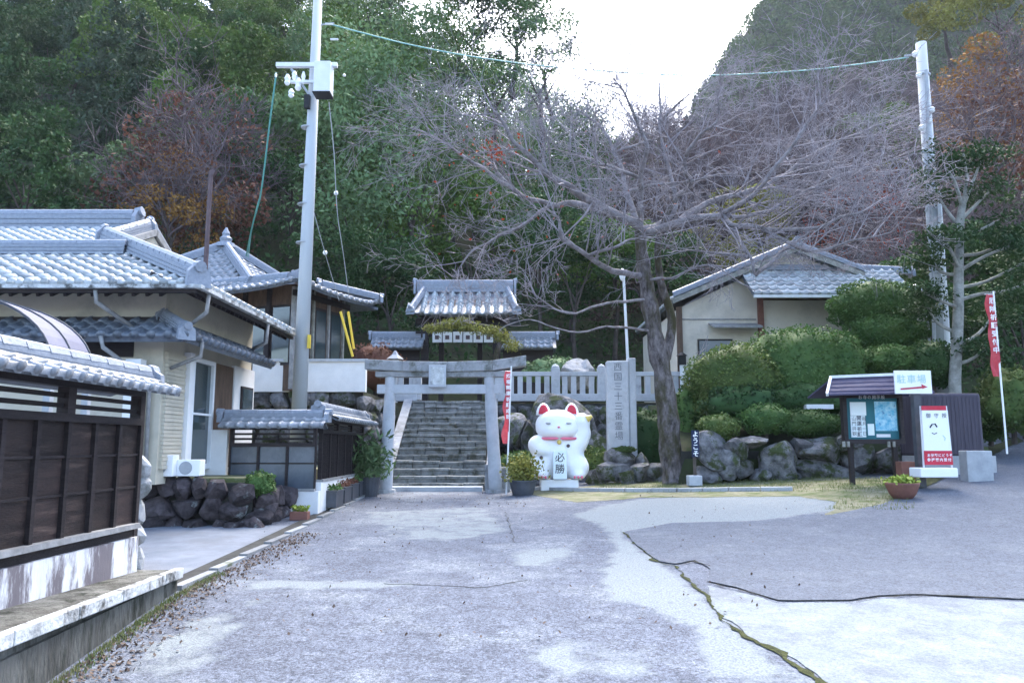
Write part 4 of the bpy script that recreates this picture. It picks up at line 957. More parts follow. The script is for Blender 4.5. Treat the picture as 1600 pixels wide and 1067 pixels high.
# white parapet wall on its stone base
PW = thing('plaster_parapet', (-6, 22.4, 1), 'white plaster parapet wall on stone base behind the concrete pole', 'wall')
a, b = at(395, 565, 22.3), at(572, 562, 22.3)
MB().box((a.x, 22.3, at(0, 612, 22.3).z), (b.x, 22.5, a.z)).build('wall', 'plaster', PW)
MB().box((a.x-.1, 22.24, a.z), (b.x+.05, 22.56, a.z+.08)).build('coping', 'stonel', PW)
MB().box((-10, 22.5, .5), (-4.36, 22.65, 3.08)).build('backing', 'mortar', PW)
stone_wall(PW, (-9.6, 22.4), (-4.5, 22.4), .5, 3.1, .5, 'rock', .22)
SWs = thing('stone_side_wall', (-4.3, 23.8, .5), 'mossy stone wall rising on the left of the temple steps', 'stone wall')
stone_wall(SWs, (-4.3, 22.2), (-4.0, 25.2), .4, 2.95, .45, 'rock', .24)
stone_wall(SWs, (-4.25, 21.3), (-3.75, 21.4), .4, lambda t: 1.6, .4, 'rock', .3)

# ------------------------------------------------------------------ steps
ST = thing('stone_steps', (-2.1, 20.3, .4), 'worn grey stone steps climbing from the torii to the temple terrace', 'steps')
N_ST = 14; z0 = g(-2, 20.2)+.0; z1 = 2.95; y0, y1 = 20.2, 25.0
for i in range(N_ST):
    za = z0+(z1-z0)*i/N_ST; zb = z0+(z1-z0)*(i+1)/N_ST; ya = y0+(y1-y0)*i/N_ST; yb = y0+(y1-y0)*(i+1)/N_ST
    x = -3.2; xe = -.72
    while x < xe-.05:
        l = random.uniform(.35, .8); 
        if xe-(x+l) < .25: l = xe-x
        b = MB(); dz = random.uniform(-.02, .015); dy = random.uniform(-.03, .02); b.box((x+.008, ya+dy+.015, za-.08), (x+l-.008, yb+.12, zb-.075)); b.box((x+.004, ya+dy-.02, zb-.074+dz), (x+l-.004, yb+.12, zb+dz)); b.jitter(.02, 3)
        b.build('step_block', 'step', ST, bevel=.012); x += l
MB().box((-3.25, y0+.1, -.2), (-.7, y1+.5, z0+.02)).build('base', 'mortar', ST)
for xx, w_ in ((-3.5, .28), (-.7, .24)):
    for i in range(4):
        t0, t1 = i/4, (i+1)/4; A = Vector((xx, y0+.1+(y1-y0)*t0, z0+.14+(z1-z0)*t0)); B = Vector((xx, y0+.1+(y1-y0)*t1-.02, z0+.14+(z1-z0)*t1))
        MB().prism([A, B, B-Vector((0, 0, .75)), A-Vector((0, 0, .75))], (w_, 0, 0)).build('cheek_stone', 'stone', ST, bevel=.015)
sl_ = MB(); sl_.box((-3.35, 19.75, g(-2, 19.8)-.1), (-.75, 20.15, g(-2, 19.8)+.12)); sl_.build('threshold_stone', 'stonel', ST, bevel=.015)

# ------------------------------------------------------------------ torii
TO = thing('stone_torii', (-1.9, 19.5, .36), 'weathered grey stone torii gate at the foot of the steps', 'torii gate')
TY = 19.5
for px0, px1 in ((602, 611), (775, 764)):
    A = at(px0, 772, TY); B = at(px1, 580, TY); o = MB().tube(catmull([A, A.lerp(B, .5), B]), [.17]*3+[.155]*3+[.14]*3, 16).build('pillar', 'stonel', TO, smooth=True)
    MB().tube([A-Vector((0, 0, .1)), A+Vector((0, 0, .12))], [.3, .26], 12).build('pillar_base', 'stone', TO)
L0, R0_ = at(572, 572, TY), at(822, 566, TY); m0 = at(700, 576, TY)
kb = MB()
pts = [L0, at(630, 575, TY), m0, at(770, 574, TY), R0_]
for i in range(4): 
    a, b = pts[i], pts[i+1]; sg = [Vector((0, 0, .16)), Vector((0, 0, -.1))]
    kb.prism([a+sg[0], b+sg[0], b+sg[1], a+sg[1]], (0, .42, 0))
kb.v = [v-Vector((0, .21, 0)) for v in kb.v]; kb.build('top_lintel', 'stone', TO, bevel=.02)
kb = MB(); a, b = at(588, 582, TY), at(800, 582, TY); kb.box((a.x, TY-.15, a.z-.12), (b.x, TY+.15, a.z+.02)); kb.build('lower_lintel', 'stone', TO, bevel=.01)
kb = MB(); a, b = at(590, 601, TY), at(782, 615, TY); kb.box((a.x, TY-.09, b.z), (b.x, TY+.09, a.z)); kb.build('tie_beam', 'stonel', TO, bevel=.01)
a, b = at(672, 572, TY), at(698, 606, TY); pq = MB().box((a.x, TY-.3, b.z), (b.x, TY-.22, a.z)).build('name_plaque', 'stonel', TO, bevel=.01)
MB().box((a.x+.05, TY-.305, b.z+.06), (b.x-.05, TY-.3, a.z-.05)).build('plaque_face', 'coping', pq)
for (px, w_, h) in ((762, .16, .68), (785, .4, .62)):
    p = gp(px, 768); MB().box((p.x-w_/2, p.y-.1-.05, p.z-.05), (p.x+w_/2, p.y+.15, p.z+h)).jitter(.02, 2).build('foot_stone', 'stone', TO, bevel=.02)

# ------------------------------------------------------------------ stone balustrade
BY = 25.15; zb0 = at(0, 625, BY).z
def balustrade(xa, xb, label, rail=True, big=()):
    T = thing('stone_balustrade', ((xa+xb)/2, BY, zb0), label, 'balustrade'); zt = at(0, 581, BY).z
    MB().box((xa, BY-.16, zb0-.04), (xb, BY+.16, zb0+.2)).build('base_rail', 'stonel', T, bevel=.01)
    MB().box((xa, BY-.09, zt-.14), (xb, BY+.09, zt)).build('top_rail', 'stonel', T, bevel=.01)
    n = max(1, round((xb-xa)/.29))
    for i in range(n):
        x = xa+(i+.5)*(xb-xa)/n; MB().box((x-.085, BY-.06, zb0+.2), (x+.085, BY+.06, zt-.14)).build('baluster', 'stonel', T)
    for x in big:
        MB().box((x-.14, BY-.14, zb0), (x+.14, BY+.14, zt+.12)).build('post', 'stonel', T, bevel=.01); MB().lathe([(.12, 0), (.13, .05), (.09, .1), (.02, .14)], (x, BY, zt+.12), 10).build('post_cap', 'stonel', T)
    return T
X = lambda px, Y=BY, py=600: at(px, py, Y).x
balustrade(X(618), X(652), 'short pale stone balustrade left of the top step', big=(X(652),))
balustrade(X(764), X(945), 'long pale stone balustrade above the white cat', big=(X(780), X(868), X(940)))
balustrade(X(990), X(1078), 'pale stone balustrade behind the cherry trunk, right of the monument', big=(X(1075),))
TW = thing('terrace_retaining_wall', (2.5, 24.9, .5), 'dark mossy stone retaining wall below the long balustrade', 'stone wall')
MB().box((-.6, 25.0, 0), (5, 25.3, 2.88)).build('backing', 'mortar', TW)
stone_wall(TW, (-.5, 24.95), (4.9, 24.95), .6, 2.75, .5, 'rock', .22)
# mound in front of the terrace
for i, (px, py, s_, lab) in enumerate(((885, 640, .95, 'dark mossy boulder peak behind the white cat'), (830, 680, .6, 'grey boulder left behind the white cat'), (925, 690, .7, 'mossy boulder between cat and stone monument'), (800, 660, .5, 'pale boulder behind the red banner'))):
    p = at(px, py, 23.2); me = rockmesh(20+i, 3); me.materials.append(M['rock'])
    o = bpy.data.objects.new('boulder', me); C.objects.link(o); o.location = (p.x, 23.2, p.z-.5*s_); o.scale = (s_, s_*.6, s_*1.1); o.rotation_euler = (0, .2*i, i); tag(o, lab, 'boulder')
bush('shrub', (at(820, 700, 22).x, 22, .95), (.9, .5, .45), 'loose green shrub behind the red banner pole', 'shrub', 'lf_hedge', 1200, .09, .3)
bush('shrub', (at(935, 725, 21.2).x, 21.2, 1.0), (.6, .4, .45), 'loose green shrub right of the white cat', 'shrub', 'lf_hedgey', 900, .09, .3)
bush('shrub', (at(1010, 680, 22).x, 22, 1.6), (.9, .6, 1.0), 'dark shrub between monument and cherry trunk', 'shrub', 'lf_dark', 1500, .09, .3)
bush('shrub', (at(1075, 625, 21.5).x, 21.5, 2.3), (.42, .5, 1.0), 'tall green shrub just right of the cherry trunk', 'shrub', 'lf_hedge', 1500, .08, .2)

# ------------------------------------------------------------------ temple gate
GT = thing('temple_gate', (-2, 31, 2.9), 'small temple gate with ribbed grey tiled roof at the top of the steps', 'gate')
GY = 30.5; el, er = at(634, 493, GY-1), at(815, 491, GY-1); rl_, rr_ = at(652, 446, GY+.3), at(802, 446, GY+.3)
ze = at(0, 490, GY-1.1).z; zr = at(0, 455, GY+.3).z; W = er.x-el.x
r = Roof(GT, 'tilew', .36, .3, .42, .1)
k = math.hypot(1.4, zr-ze)
r.plane((el.x, GY-1.1, ze), (1, 0, 0), (0, 1.4, zr-ze), [(0, 0), (W, 0), (W-.45, k), (.45, k)], lift=lambda a, t: .12*(abs(a/W-.5)*2)**4*max(0, 1-t/k), curve=.08)
r.plane((er.x, GY+1.7, ze), (-1, 0, 0), (0, -1.4, zr-ze), [(0, 0), (W, 0), (W-.45, k), (.45, k)], show=False)
r.ridge((rl_.x, GY+.3, zr-.05), (rr_.x, GY+.3, zr-.05), h=.42, w_=.26)
r.ridge((el.x+.2, GY-1.0, ze+.15), (el.x+.55, GY+.2, zr-.02), h=.16, w_=.2); r.ridge((er.x-.2, GY-1.0, ze+.15), (er.x-.55, GY+.2, zr-.02), h=.16, w_=.2)
r.finish()
for px in (664, 776): x = at(px, 540, GY).x; MB().box((x-.15, GY-.15, 2.9), (x+.15, GY+.15, ze+.3)).build('pillar', 'wood', GT)
for px in (690, 750): x = at(px, 540, GY+1).x; MB().box((x-.1, GY+.9, 2.9), (x+.1, GY+1.1, ze+.3)).build('pillar', 'wood', GT)
xa, xb = at(650, 500, GY).x, at(795, 500, GY).x
MB().box((xa, GY-.12, ze-.25), (xb, GY+.12, ze-.02)).build('crossbeam', 'wood', GT); MB().box((xa, GY-.1, ze-.75), (xb, GY+.1, ze-.55)).build('crossbeam', 'wood', GT)
mb = MB()
for i in range(16): x = el.x+.25+i*(W-.5)/15; mb.bar((x, GY-1.0, ze-.07), (x, GY+.25, zr-.15), .06, .08)
mb.build('rafters', 'brown', GT, kind='stuff')
MB().box((xa+.3, GY+.16, 2.95), (xb-.4, GY+.2, 5.2)).build('doorway_shade_panel', 'wood', GT) if False else None
CU = thing('gate_curtain', (at(722, 525, GY-.2).x, GY-.2, 4.9), 'white split curtain with dark square crests hanging in the temple gate', 'curtain')
cz0, cz1 = at(0, 535, GY-.2).z, at(0, 518, GY-.2).z
for i in range(6):
    x0_ = at(675, 525, GY-.2).x+i*.41; mb = MB()
    mb.box((x0_+.02, GY-.21, cz0), (x0_+.39, GY-.19, cz1)); mb.jitter(.02, 2); o = mb.build('cloth_panel', 'plaster', CU)
    MB().box((x0_+.12, GY-.245, cz0+.12), (x0_+.28, GY-.235, cz0+.28)).build('crest', 'rust', o)
MB().tube([(at(670, 518, GY-.2).x, GY-.2, cz1+.01), (at(775, 518, GY-.2).x, GY-.2, cz1+.01)], .02, 6).build('rod', 'wood', CU)
def wing(px0, px1, lab):
    x0_, x1_ = at(px0, 530, GY).x, at(px1, 530, GY).x; T = thing('gate_wing_wall', ((x0_+x1_)/2, GY, 2.9), lab, 'wall'); W_ = x1_-x0_; zE = at(0, 543, GY-.5).z; zR = at(0, 527, GY).z
    R = Roof(T, 'tile', .26, .26); kk = math.hypot(.55, zR-zE)
    R.plane((x0_, GY-.55, zE), (1, 0, 0), (0, .55, zR-zE), [(0, 0), (W_, 0), (W_, kk), (0, kk)]); R.plane((x1_, GY+.55, zE), (-1, 0, 0), (0, -.55, zR-zE), [(0, 0), (W_, 0), (W_, kk), (0, kk)], show=False)
    R.ridge((x0_, GY, zR-.02), (x1_, GY, zR-.02), h=.18, w_=.2); R.finish()
    MB().box((x0_+.1, GY-.08, 2.9), (x1_-.1, GY+.08, zE+.1)).build('wall', 'wood', T)
wing(582, 660, 'low tiled wing wall left of the temple gate'); wing(782, 868, 'low tiled wing wall right of the temple gate')
# garden pine over the gate
PB = thing('garden_pine', (at(785, 620, 28).x, 28, 2.9), 'trained yellow green pine reaching across the temple gate', 'tree')
mb = MB(); mb.tube(catmull([Vector((at(790, 600, 28).x, 28, 2.9)), at(775, 560, 28), at(785, 525, 28), at(760, 510, 28), at(700, 505, 28), at(665, 512, 28)]), [.11-.003*i for i in range(21)], 8); mb.build('trunk', 'bark', PB, smooth=True)
P = []
for px, py, sx_, n in ((680, 513, 16, 420), (705, 506, 18, 520), (735, 511, 20, 560), (765, 517, 20, 600), (785, 526, 14, 420), (800, 540, 14, 300), (722, 503, 12, 260)):
    for _ in range(n): q = at(random.gauss(px, sx_*.5), random.gauss(py, 4), 28+random.gauss(0, .25)); P.append(tuple(q))
link(leaves('needles', P, .16, PB, .3, .25), 'needles', 'lf_yellow', PB)
# lanterns and red banner bits near the gate
LN = thing('stone_lantern', (at(617, 570, 26).x, 26, 2.95), 'small pale stone lantern at the terrace edge left of the steps', 'lantern')
c0 = Vector((at(617, 570, 26).x, 26, at(0, 575, 26).z)); 
for nm, prof in (('post', [(.12, -1.2), (.1, 0)]), ('fire_box', [(.2, 0), (.2, .08), (.14, .1), (.14, .3)]), ('cap', [(.3, .3), (.12, .45), (.03, .6)])): MB().lathe(prof, c0, 6).build(nm, 'stonel', LN)
bush('shrub', (at(870, 570, 27).x, 27, 4.1), (1.3, .6, .5), 'low garden shrub behind the long balustrade', 'shrub', 'lf_pine', 1400, .1, .3)
bush('shrub', (at(590, 520, 29).x, 29, 4.4), (1.0, .6, .9), 'crimson shrub between hall corner and gate wing', 'shrub', 'lf_red', 1300, .1, .3)
for px, s_, lab in ((895, .5, 'grey garden rock behind the long balustrade, left'), (915, .4, 'smaller grey garden rock behind the balustrade, right')):
    me = rockmesh(int(px), 3); me.materials.append(M['stone']); o = bpy.data.objects.new('garden_rock', me); C.objects.link(o); p = at(px, 570, 26.5); o.location = (p.x, 26.5, p.z-.3); o.scale = (s_, s_, s_*1.2); tag(o, lab, 'rock')

# ------------------------------------------------------------------ lucky cat
CX, CY = at(873, 740, 19.8).x, 19.8; CZ = g(CX, CY)
PD = MB().box((CX-.47, CY-.4, CZ-.05), (CX+.47, CY+.4, CZ+.24)).build('pedestal', 'white', bevel=.02); tag(PD, 'white rectangular pedestal under the beckoning cat', 'pedestal')
CT = thing('beckoning_cat', (CX, CY, CZ+.24), 'huge white beckoning cat statue with pink ears on its pedestal', 'statue')
b0 = CZ+.24
import bmesh
def metaballs(els, name, m, parent, res=.05):
    mb_ = bpy.data.metaballs.new('mb'); mb_.resolution = res; mb_.render_resolution = res; mb_.threshold = .6
    o = bpy.data.objects.new('mb', mb_); C.objects.link(o)
    for c, r in els:
        e = mb_.elements.new(type='ELLIPSOID'); e.co = c; mx = max(r); e.radius = mx*1.35; e.size_x, e.size_y, e.size_z = [q/mx for q in r]; e.stiffness = 4
    dg = bpy.context.evaluated_depsgraph_get(); dg.update(); me = bpy.data.meshes.new_from_object(o.evaluated_get(dg)); bpy.data.objects.remove(o)
    w0 = worldloc(parent)
    for v in me.vertices: v.co -= w0
    me.materials.clear(); me.materials.append(M[m]); me.shade_smooth(); ob = bpy.data.objects.new(name, me); C.objects.link(ob); ob.parent = parent; LOC[ob.name] = w0; return ob
E_ = [((CX, CY, b0+.5), (.7, .44, .56)), ((CX, CY, b0+.85), (.64, .4, .42)), ((CX-.48, CY-.1, b0+.28), (.3, .38, .3)), ((CX+.48, CY-.1, b0+.28), (.3, .38, .3)),
      ((CX-.52, CY-.05, b0+.86), (.28, .28, .26)), ((CX-.42, CY-.25, b0+.74), (.2, .2, .16)),
      ((CX+.5, CY-.02, b0+.92), (.26, .26, .22)), ((CX+.6, CY-.06, b0+1.15), (.24, .22, .3)), ((CX+.58, CY-.1, b0+1.45), (.24, .22, .24)),
      ((CX-.45, CY-.3, b0+.12), (.2, .26, .13)), ((CX+.45, CY-.3, b0+.12), (.2, .26, .13))]
metaballs(E_, 'body', 'white', CT)
hd = metaballs([((CX-.02, CY, b0+1.32), (.6, .46, .36)), ((CX-.02, CY, b0+1.48), (.52, .42, .3)), ((CX-.02, CY-.1, b0+1.2), (.5, .4, .26))], 'head', 'white', CT)
for sx in (-1, 1):
    ec = Vector((CX-.02+sx*.36, CY, b0+1.62)); prof = [(.2, 0), (.19, .1), (.15, .2), (.085, .28), (.02, .31)]
    e = MB().lathe(prof, ec, 16, .95, .5).build('ear', 'white', CT, smooth=True); MB().lathe([(r_*.72, z_*.78) for r_, z_ in prof], ec+Vector((0, -.055, .02)), 14, .95, .4).build('inner_ear', 'red', e, smooth=True)
    MB().ball((CX-.02+sx*.26, CY-.44, b0+1.4), (.07, .03, .03), 10, 6).build('eye', 'grey', hd)
    for q in (-1, 0, 1):
        MB().ball((CX+sx*.45+q*.09, CY-.56, b0+.07), (.03, .03, .035), 8, 6).build('claw', 'pink', CT)
MB().ball((CX-.02, CY-.5, b0+1.3), (.035, .03, .025), 8, 6).build('nose', 'pink', hd)
cl = MB(); n = 20
cl.tube([Vector((CX+.5*math.cos(math.pi*(1+k/n)), CY+.0+.44*math.sin(math.pi*(1+k/n)), b0+1.02)) for k in range(n+1)], .035, 8); cl.build('collar', 'pink', CT, smooth=True)
MB().ball((CX-.01, CY-.47, b0+.93), .06, 12, 8).build('bell', 'gold', CT, smooth=True)
pq = MB().box((CX-.17, CY-.55, b0+.02), (CX+.17, CY-.49, b0+.72)); o = pq.build('plaque', 'paper', CT, bevel=.01)
text('必勝', 'black', CT, (CX, CY-.556, b0+.56), (1, 0, 0), (0, 0, 1), .25, True, 1.12)
for x, z, yy in ((CX+.22, b0+.84, -.4), (CX-.46, b0+.55, -.43)): MB().ball((x, CY+yy, z), (.045, .04, .045), 10, 8).build('dark_spot', 'rust', CT)
MB().tube([(CX+.72, CY-.2, b0+1.52), (CX+.84, CY-.24, b0+1.58)], [.1, .03], 10).build('coin', 'gold', CT)

# ------------------------------------------------------------------ monument
mp = at(972, 700, 21.3); MO = thing('stone_monument', (mp.x, 21.3, mp.z-.1), 'tall upright engraved stone monument left of the cherry tree', 'monument')
mt_ = at(972, 562, 21.3).z; mb = MB(); mb.box((mp.x-.4, 21.15, mp.z-.25), (mp.x+.2, 21.5, mt_)); mb.v = [v+Vector((0, 0, .05*math.sin(v.x*9))) for v in mb.v]; mb.build('slab', 'stonel', MO, bevel=.03)
MB().box((mp.x+.203, 21.2, mp.z-.25), (mp.x+.41, 21.55, mt_+.04)).build('side_slab', 'stonel', MO, bevel=.03)
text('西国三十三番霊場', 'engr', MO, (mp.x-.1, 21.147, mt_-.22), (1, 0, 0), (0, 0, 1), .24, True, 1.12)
RB = thing('rock_pile', (mp.x, 21, .6), 'mossy rock pile under the upright stone monument', 'rocks')
random.seed(3)
for dx, dy, z, s_ in ((-.35, -.4, .85, .4), (.3, -.35, .8, .42), (.75, -.4, .8, .36), (-.05, -.1, 1.15, .42), (-.7, -.1, .75, .35), (.45, 0, 1.1, .32), (.0, -.7, .7, .3), (1.0, -.5, .72, .3)):
    place(random.choice(rocks('rock')), 'stone', RB, (mp.x+dx, 21+dy, z), Matrix.Rotation(random.random()*6, 3, 'Z'), (s_*1.1, s_*.8, s_*.8))
# moss cushion on the monument foot
bush('moss_cushion', (mp.x, 20.85, 1.42), (.3, .15, .1), 'moss cushion at the foot of the monument slab', 'moss', 'lf_hedgey', 500, .05, .3, stem=False)
# lamp pole
lp_ = at(981, 565, 23.5); lt = at(973, 425, 23.5); LP = thing('lamp_post', (lp_.x, 23.5, 1), 'thin white lamp post standing behind the stone monument', 'lamp post')
MB().tube([(lp_.x, 23.5, 1), (lp_.x, 23.5, lp_.z), (lt.x+.02, 23.5, lt.z)], [.05, .045, .04], 8).build('pole', 'offwhite', LP); MB().ball((lt.x-.02, 23.45, lt.z-.1), (.1, .1, .2), 10, 8).build('lamp_head', 'white', LP); MB().tube([(lt.x-.15, 23.5, lt.z), (lt.x+.08, 23.5, lt.z)], .03, 6).build('arm', 'grey', LP)

# ------------------------------------------------------------------ right house
RH = thing('house', (9, 28, 3), 'beige plastered house with white tiled gable roof behind the clipped hedges', 'house')
HY = 25.2
def hx(px, py=480, Y=HY): return at(px, py, Y).x
def hz(py, Y=HY): return at(0, py, Y).z
wz = 2.0
MB().prism([(hx(1060), HY, wz), (hx(1185), HY, wz), (hx(1185), HY, hz(428)), (hx(1168), HY, hz(432)), (hx(1060), HY, hz(482))], (0, 7, 0)).build('wall', 'beige', RH)
MB().box((hx(1185)+.002, HY-.06, wz), (hx(1442), HY+6.5, hz(452))).build('wall', 'beige', RH)
xR, zR = hx(1237, 385, HY), hz(390); xL, zL = hx(1047), hz(470, HY); slope = (zR-zL)/(xR-xL)
r = Roof(RH, 'tilew', .3, .3, .4, .05, 280)
kL = math.hypot(xR-xL, zR-zL); DY = 7.5
r.plane((xL, HY-.4+DY, zL), (0, -1, 0), (xR-xL, 0, zR-zL), [(0, 0), (DY, 0), (DY, kL), (0, kL)])
xQ = hx(1445); zQ = zR-(xQ-xR)*slope*.95; kR = math.hypot(xQ-xR, zR-zQ)
r.plane((xQ, HY-.4+1.1, zQ), (0, 1, 0), (xR-xQ, 0, zR-zQ), [(0, 0), (DY-1.1, 0), (DY-1.1, kR), (0, kR)], show=False)
xg = hx(1345); kg = math.hypot(xg-xR, (xg-xR)*slope*.95)
r.plane((xg, HY-.4, zR-(xg-xR)*slope*.95), (0, 1, 0), (xR-xg, 0, (xg-xR)*slope*.95), [(0, 0), (1.0, 0), (1.0, kg), (0, kg)])
# front skirt roof
ya, yb = HY-1.5, HY-.05; zA, zB = hz(459, ya), hz(421, yb); ks = math.hypot(yb-ya, zB-zA); xs0, xs1 = at(1178, 458, ya).x, at(1447, 455, ya).x
r.plane((xs0, ya, zA), (1, 0, 0), (0, yb-ya, zB-zA), [(0, 0), (xs1-xs0, 0), (xs1-xs0-.5, ks), (0, ks)])
r.ridge((hx(1350), HY, hz(424)), (hx(1425), HY, hz(428)), h=.16, w_=.2); r.ridge((hx(1165), HY-.1, zB-.02), (hx(1345), HY-.1, zB-.02), h=.12, w_=.16, ends=False)
r.ridge((xR, HY-.4, zR), (xR, HY+7, zR), h=.2, w_=.22)
r.ridge((xL+.05, HY-.33, zL+.08), (xR-.1, HY-.33, zR+.02), h=.1, w_=.2, ends=False); r.ridge((xR+.1, HY-.33, zR+.02), (xg, HY-.33, zR-(xg-xR)*slope*.95+.06), h=.1, w_=.2, ends=False)
r.finish()
mb = MB(); mb.bar((xL, HY-.42, zL-.06), (xR, HY-.42, zR-.06), .05, .18, (0, -1, 0)) if False else None
MB().prism([(xL, HY-.45, zL-.18), (xR, HY-.45, zR-.18), (xR, HY-.45, zR), (xL, HY-.45, zL)], (0, .05, 0)).build('bargeboard', 'palebark', RH)
zg = zR-(xg-xR)*slope*.95
MB().prism([(xR+.004, HY-.45, zR-.18), (xg, HY-.45, zg-.18), (xg, HY-.45, zg), (xR+.004, HY-.45, zR)], (0, .05, 0)).build('bargeboard', 'palebark', RH)
xa = hx(1168); MB().prism([(xa, HY-.02, zB-.1), (xg, HY-.02, zB-.1), (xR, HY-.02, zR-.12)], (0, .3, 0)).build('gable', 'beige', RH)
for px in (1060, 1187): x = hx(px); MB().box((x-.09, HY-.12, wz), (x+.09, HY-.004, hz(480 if px == 1060 else 462))).build('post', 'terra' if px == 1187 else 'brown', RH)
MB().box((hx(1060), HY-.03, hz(500)), (hx(1180), HY-.002, hz(498))).build('joint_strip', 'woodg', RH)
aw = MB(); aw.prism([(hx(1106), HY-.7, hz(517)), (hx(1106), HY, hz(507)), (hx(1106), HY, hz(505)), (hx(1106), HY-.7, hz(514))], (hx(1180)-hx(1106), 0, 0)); aw.build('awning', 'woodg', RH)
wo = MB().box((hx(1088), HY-.06, wz), (hx(1142), HY-.002, hz(530))).build('window', 'black', RH); MB().box((hx(1090), HY-.075, wz), (hx(1139), HY-.06, hz(533))).build('pane', 'bluepanel', wo)
mb = MB(); mb.box((xs0, ya-.02, zA-.12), (xs1, ya+.08, zA-.03)); mb.build('gutter', 'offwhite', RH)
MB().box((hx(1190), HY-.1, hz(470)), (hx(1442), HY-.062, hz(464))).build('eave_beam', 'brown', RH)
for px in (1145, 1445): MB().tube([(hx(px), HY-.12, hz(460)), (hx(px), HY-.12, wz)], .04, 8).build('downspout', 'offwhite', RH) if px == 1445 else None
# garden lantern by the left post
LN2 = thing('garden_lamp', (at(1066, 575, 24.9).x, 24.9, 2.9), 'small black and white garden lamp beside the beige house corner', 'lamp')
p = at(1066, 575, 24.9); MB().box((p.x-.07, 24.83, 2.9), (p.x+.07, 24.97, p.z+.1)).build('post', 'offwhite', LN2); MB().box((p.x-.11, 24.79, p.z+.1), (p.x+.11, 25.0, p.z+.4)).build('lamp_box', 'black', LN2); MB().lathe([(.2, 0), (.03, .12)], (p.x, 24.9, p.z+.4), 4).build('cap', 'black', LN2)

# ------------------------------------------------------------------ hedges and rocks on the right
random.seed(11); np.random.seed(11)
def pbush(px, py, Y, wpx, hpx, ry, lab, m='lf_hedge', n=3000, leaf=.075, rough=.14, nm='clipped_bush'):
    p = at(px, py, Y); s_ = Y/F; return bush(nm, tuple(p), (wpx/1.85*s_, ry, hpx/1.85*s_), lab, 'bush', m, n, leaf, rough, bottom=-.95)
pbush(1150, 600, 20.8, 145, 120, 1.0, 'large clipped mound bush at the left of the hedge group', 'lf_hedgey', 6500, .075)
pbush(1245, 580, 21.2, 170, 135, 1.1, 'biggest clipped mound bush in the middle of the hedge group', 'lf_hedge', 7500, .075)
pbush(1312, 575, 21.0, 70, 110, .8, 'narrow clipped bush between the mounds and the round ones', 'lf_hedge', 3000)
pbush(1368, 478, 22.8, 145, 75, 1.1, 'topmost clipped cloud bush in front of the right house roof', 'lf_hedge', 5200, .08)
pbush(1385, 522, 22.2, 120, 60, .9, 'clipped cloud bush just below the topmost one', 'lf_hedge', 4200, .08)
pbush(1390, 566, 21.0, 95, 50, .8, 'round clipped bush behind the notice board roof', 'lf_hedge', 3200, .08)
pbush(1455, 570, 20.6, 80, 70, .8, 'dark round bush behind the white arrow sign', 'lf_dark', 2600, .08)
pbush(1195, 655, 19.4, 80, 46, .5, 'low azalea cushion left of the long one', 'lf_hedge', 2200, .06)
pbush(1122, 668, 19.3, 60, 40, .5, 'leftmost low azalea cushion over the boulders', 'lf_hedgey', 1700, .06)
pbush(1265, 662, 19.3, 100, 42, .5, 'long low azalea cushion beside the notice board', 'lf_hedge', 2600, .06)
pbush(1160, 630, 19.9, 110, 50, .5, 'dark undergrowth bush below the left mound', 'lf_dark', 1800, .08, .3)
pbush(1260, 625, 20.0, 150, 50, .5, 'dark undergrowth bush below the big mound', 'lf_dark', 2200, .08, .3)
pbush(1580, 630, 20, 80, 100, .8, 'loose green shrub at the right edge behind the banner', 'lf_hedgey', 2600, .08, .35, 'shrub')
pbush(1545, 650, 21, 60, 70, .6, 'loose shrub between the dark shed and the banner', 'lf_hedge', 1500, .08, .35, 'shrub')
pbush(1640, 600, 24, 160, 120, 1.2, 'big dark shrub at the far right along the road', 'lf_dark', 3500, .1, .3, 'shrub')
pbush(405, 757, 13.6, 46, 34, .22, 'small glossy shrub on the dark garden rock wall', 'lf_hedge', 900, .05, .25, 'shrub')
BW = thing('boulder_wall', (7, 18.9, .7), 'row of large mossy boulders holding the garden bank below the hedges', 'boulder wall')
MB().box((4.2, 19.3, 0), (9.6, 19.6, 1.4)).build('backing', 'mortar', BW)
random.seed(21)
for px, py, wpx, hpx, rz in ((1110, 705, 48, 55, .1), (1150, 703, 50, 34, 0), (1160, 735, 36, 30, .1), (1215, 720, 86, 68, .15), (1285, 702, 74, 42, 0), (1290, 738, 100, 36, .05), (1345, 715, 60, 60, 0), (1105, 740, 40, 26, 0), (1185, 745, 30, 22, 0), (1395, 720, 60, 60, .1), (1130, 725, 40, 50, .2), (1250, 700, 30, 30, 0), (1175, 690, 40, 24, 0), (1320, 690, 50, 30, 0), (1240, 745, 30, 20, 0)):
    p = at(px, py, 18.85); s_ = 18.85/F
    me = rockmesh(px, 3); me.materials.append(M['rock'])
    place(me, 'boulder', BW, p, Matrix.Rotation(rz, 3, 'Y'), (wpx*.5*s_, .38, hpx*.52*s_))
o = MB().box((at(1075, 745, 18.3).x, 18.2, .6), (at(1096, 745, 18.3).x, 18.5, .84)).build('stone_block', 'stonel', bevel=.02); tag(o, 'small pale stone block beside the navy name sign', 'block')
o = MB().box((at(1258, 635, 19.6).x, 19.5, at(0, 639, 19.6).z), (at(1300, 635, 19.6).x, 19.7, at(0, 632, 19.6).z)).build('white_beam', 'plaster'); tag(o, 'thin pale beam lying in the hedge left of the notice board', 'beam')
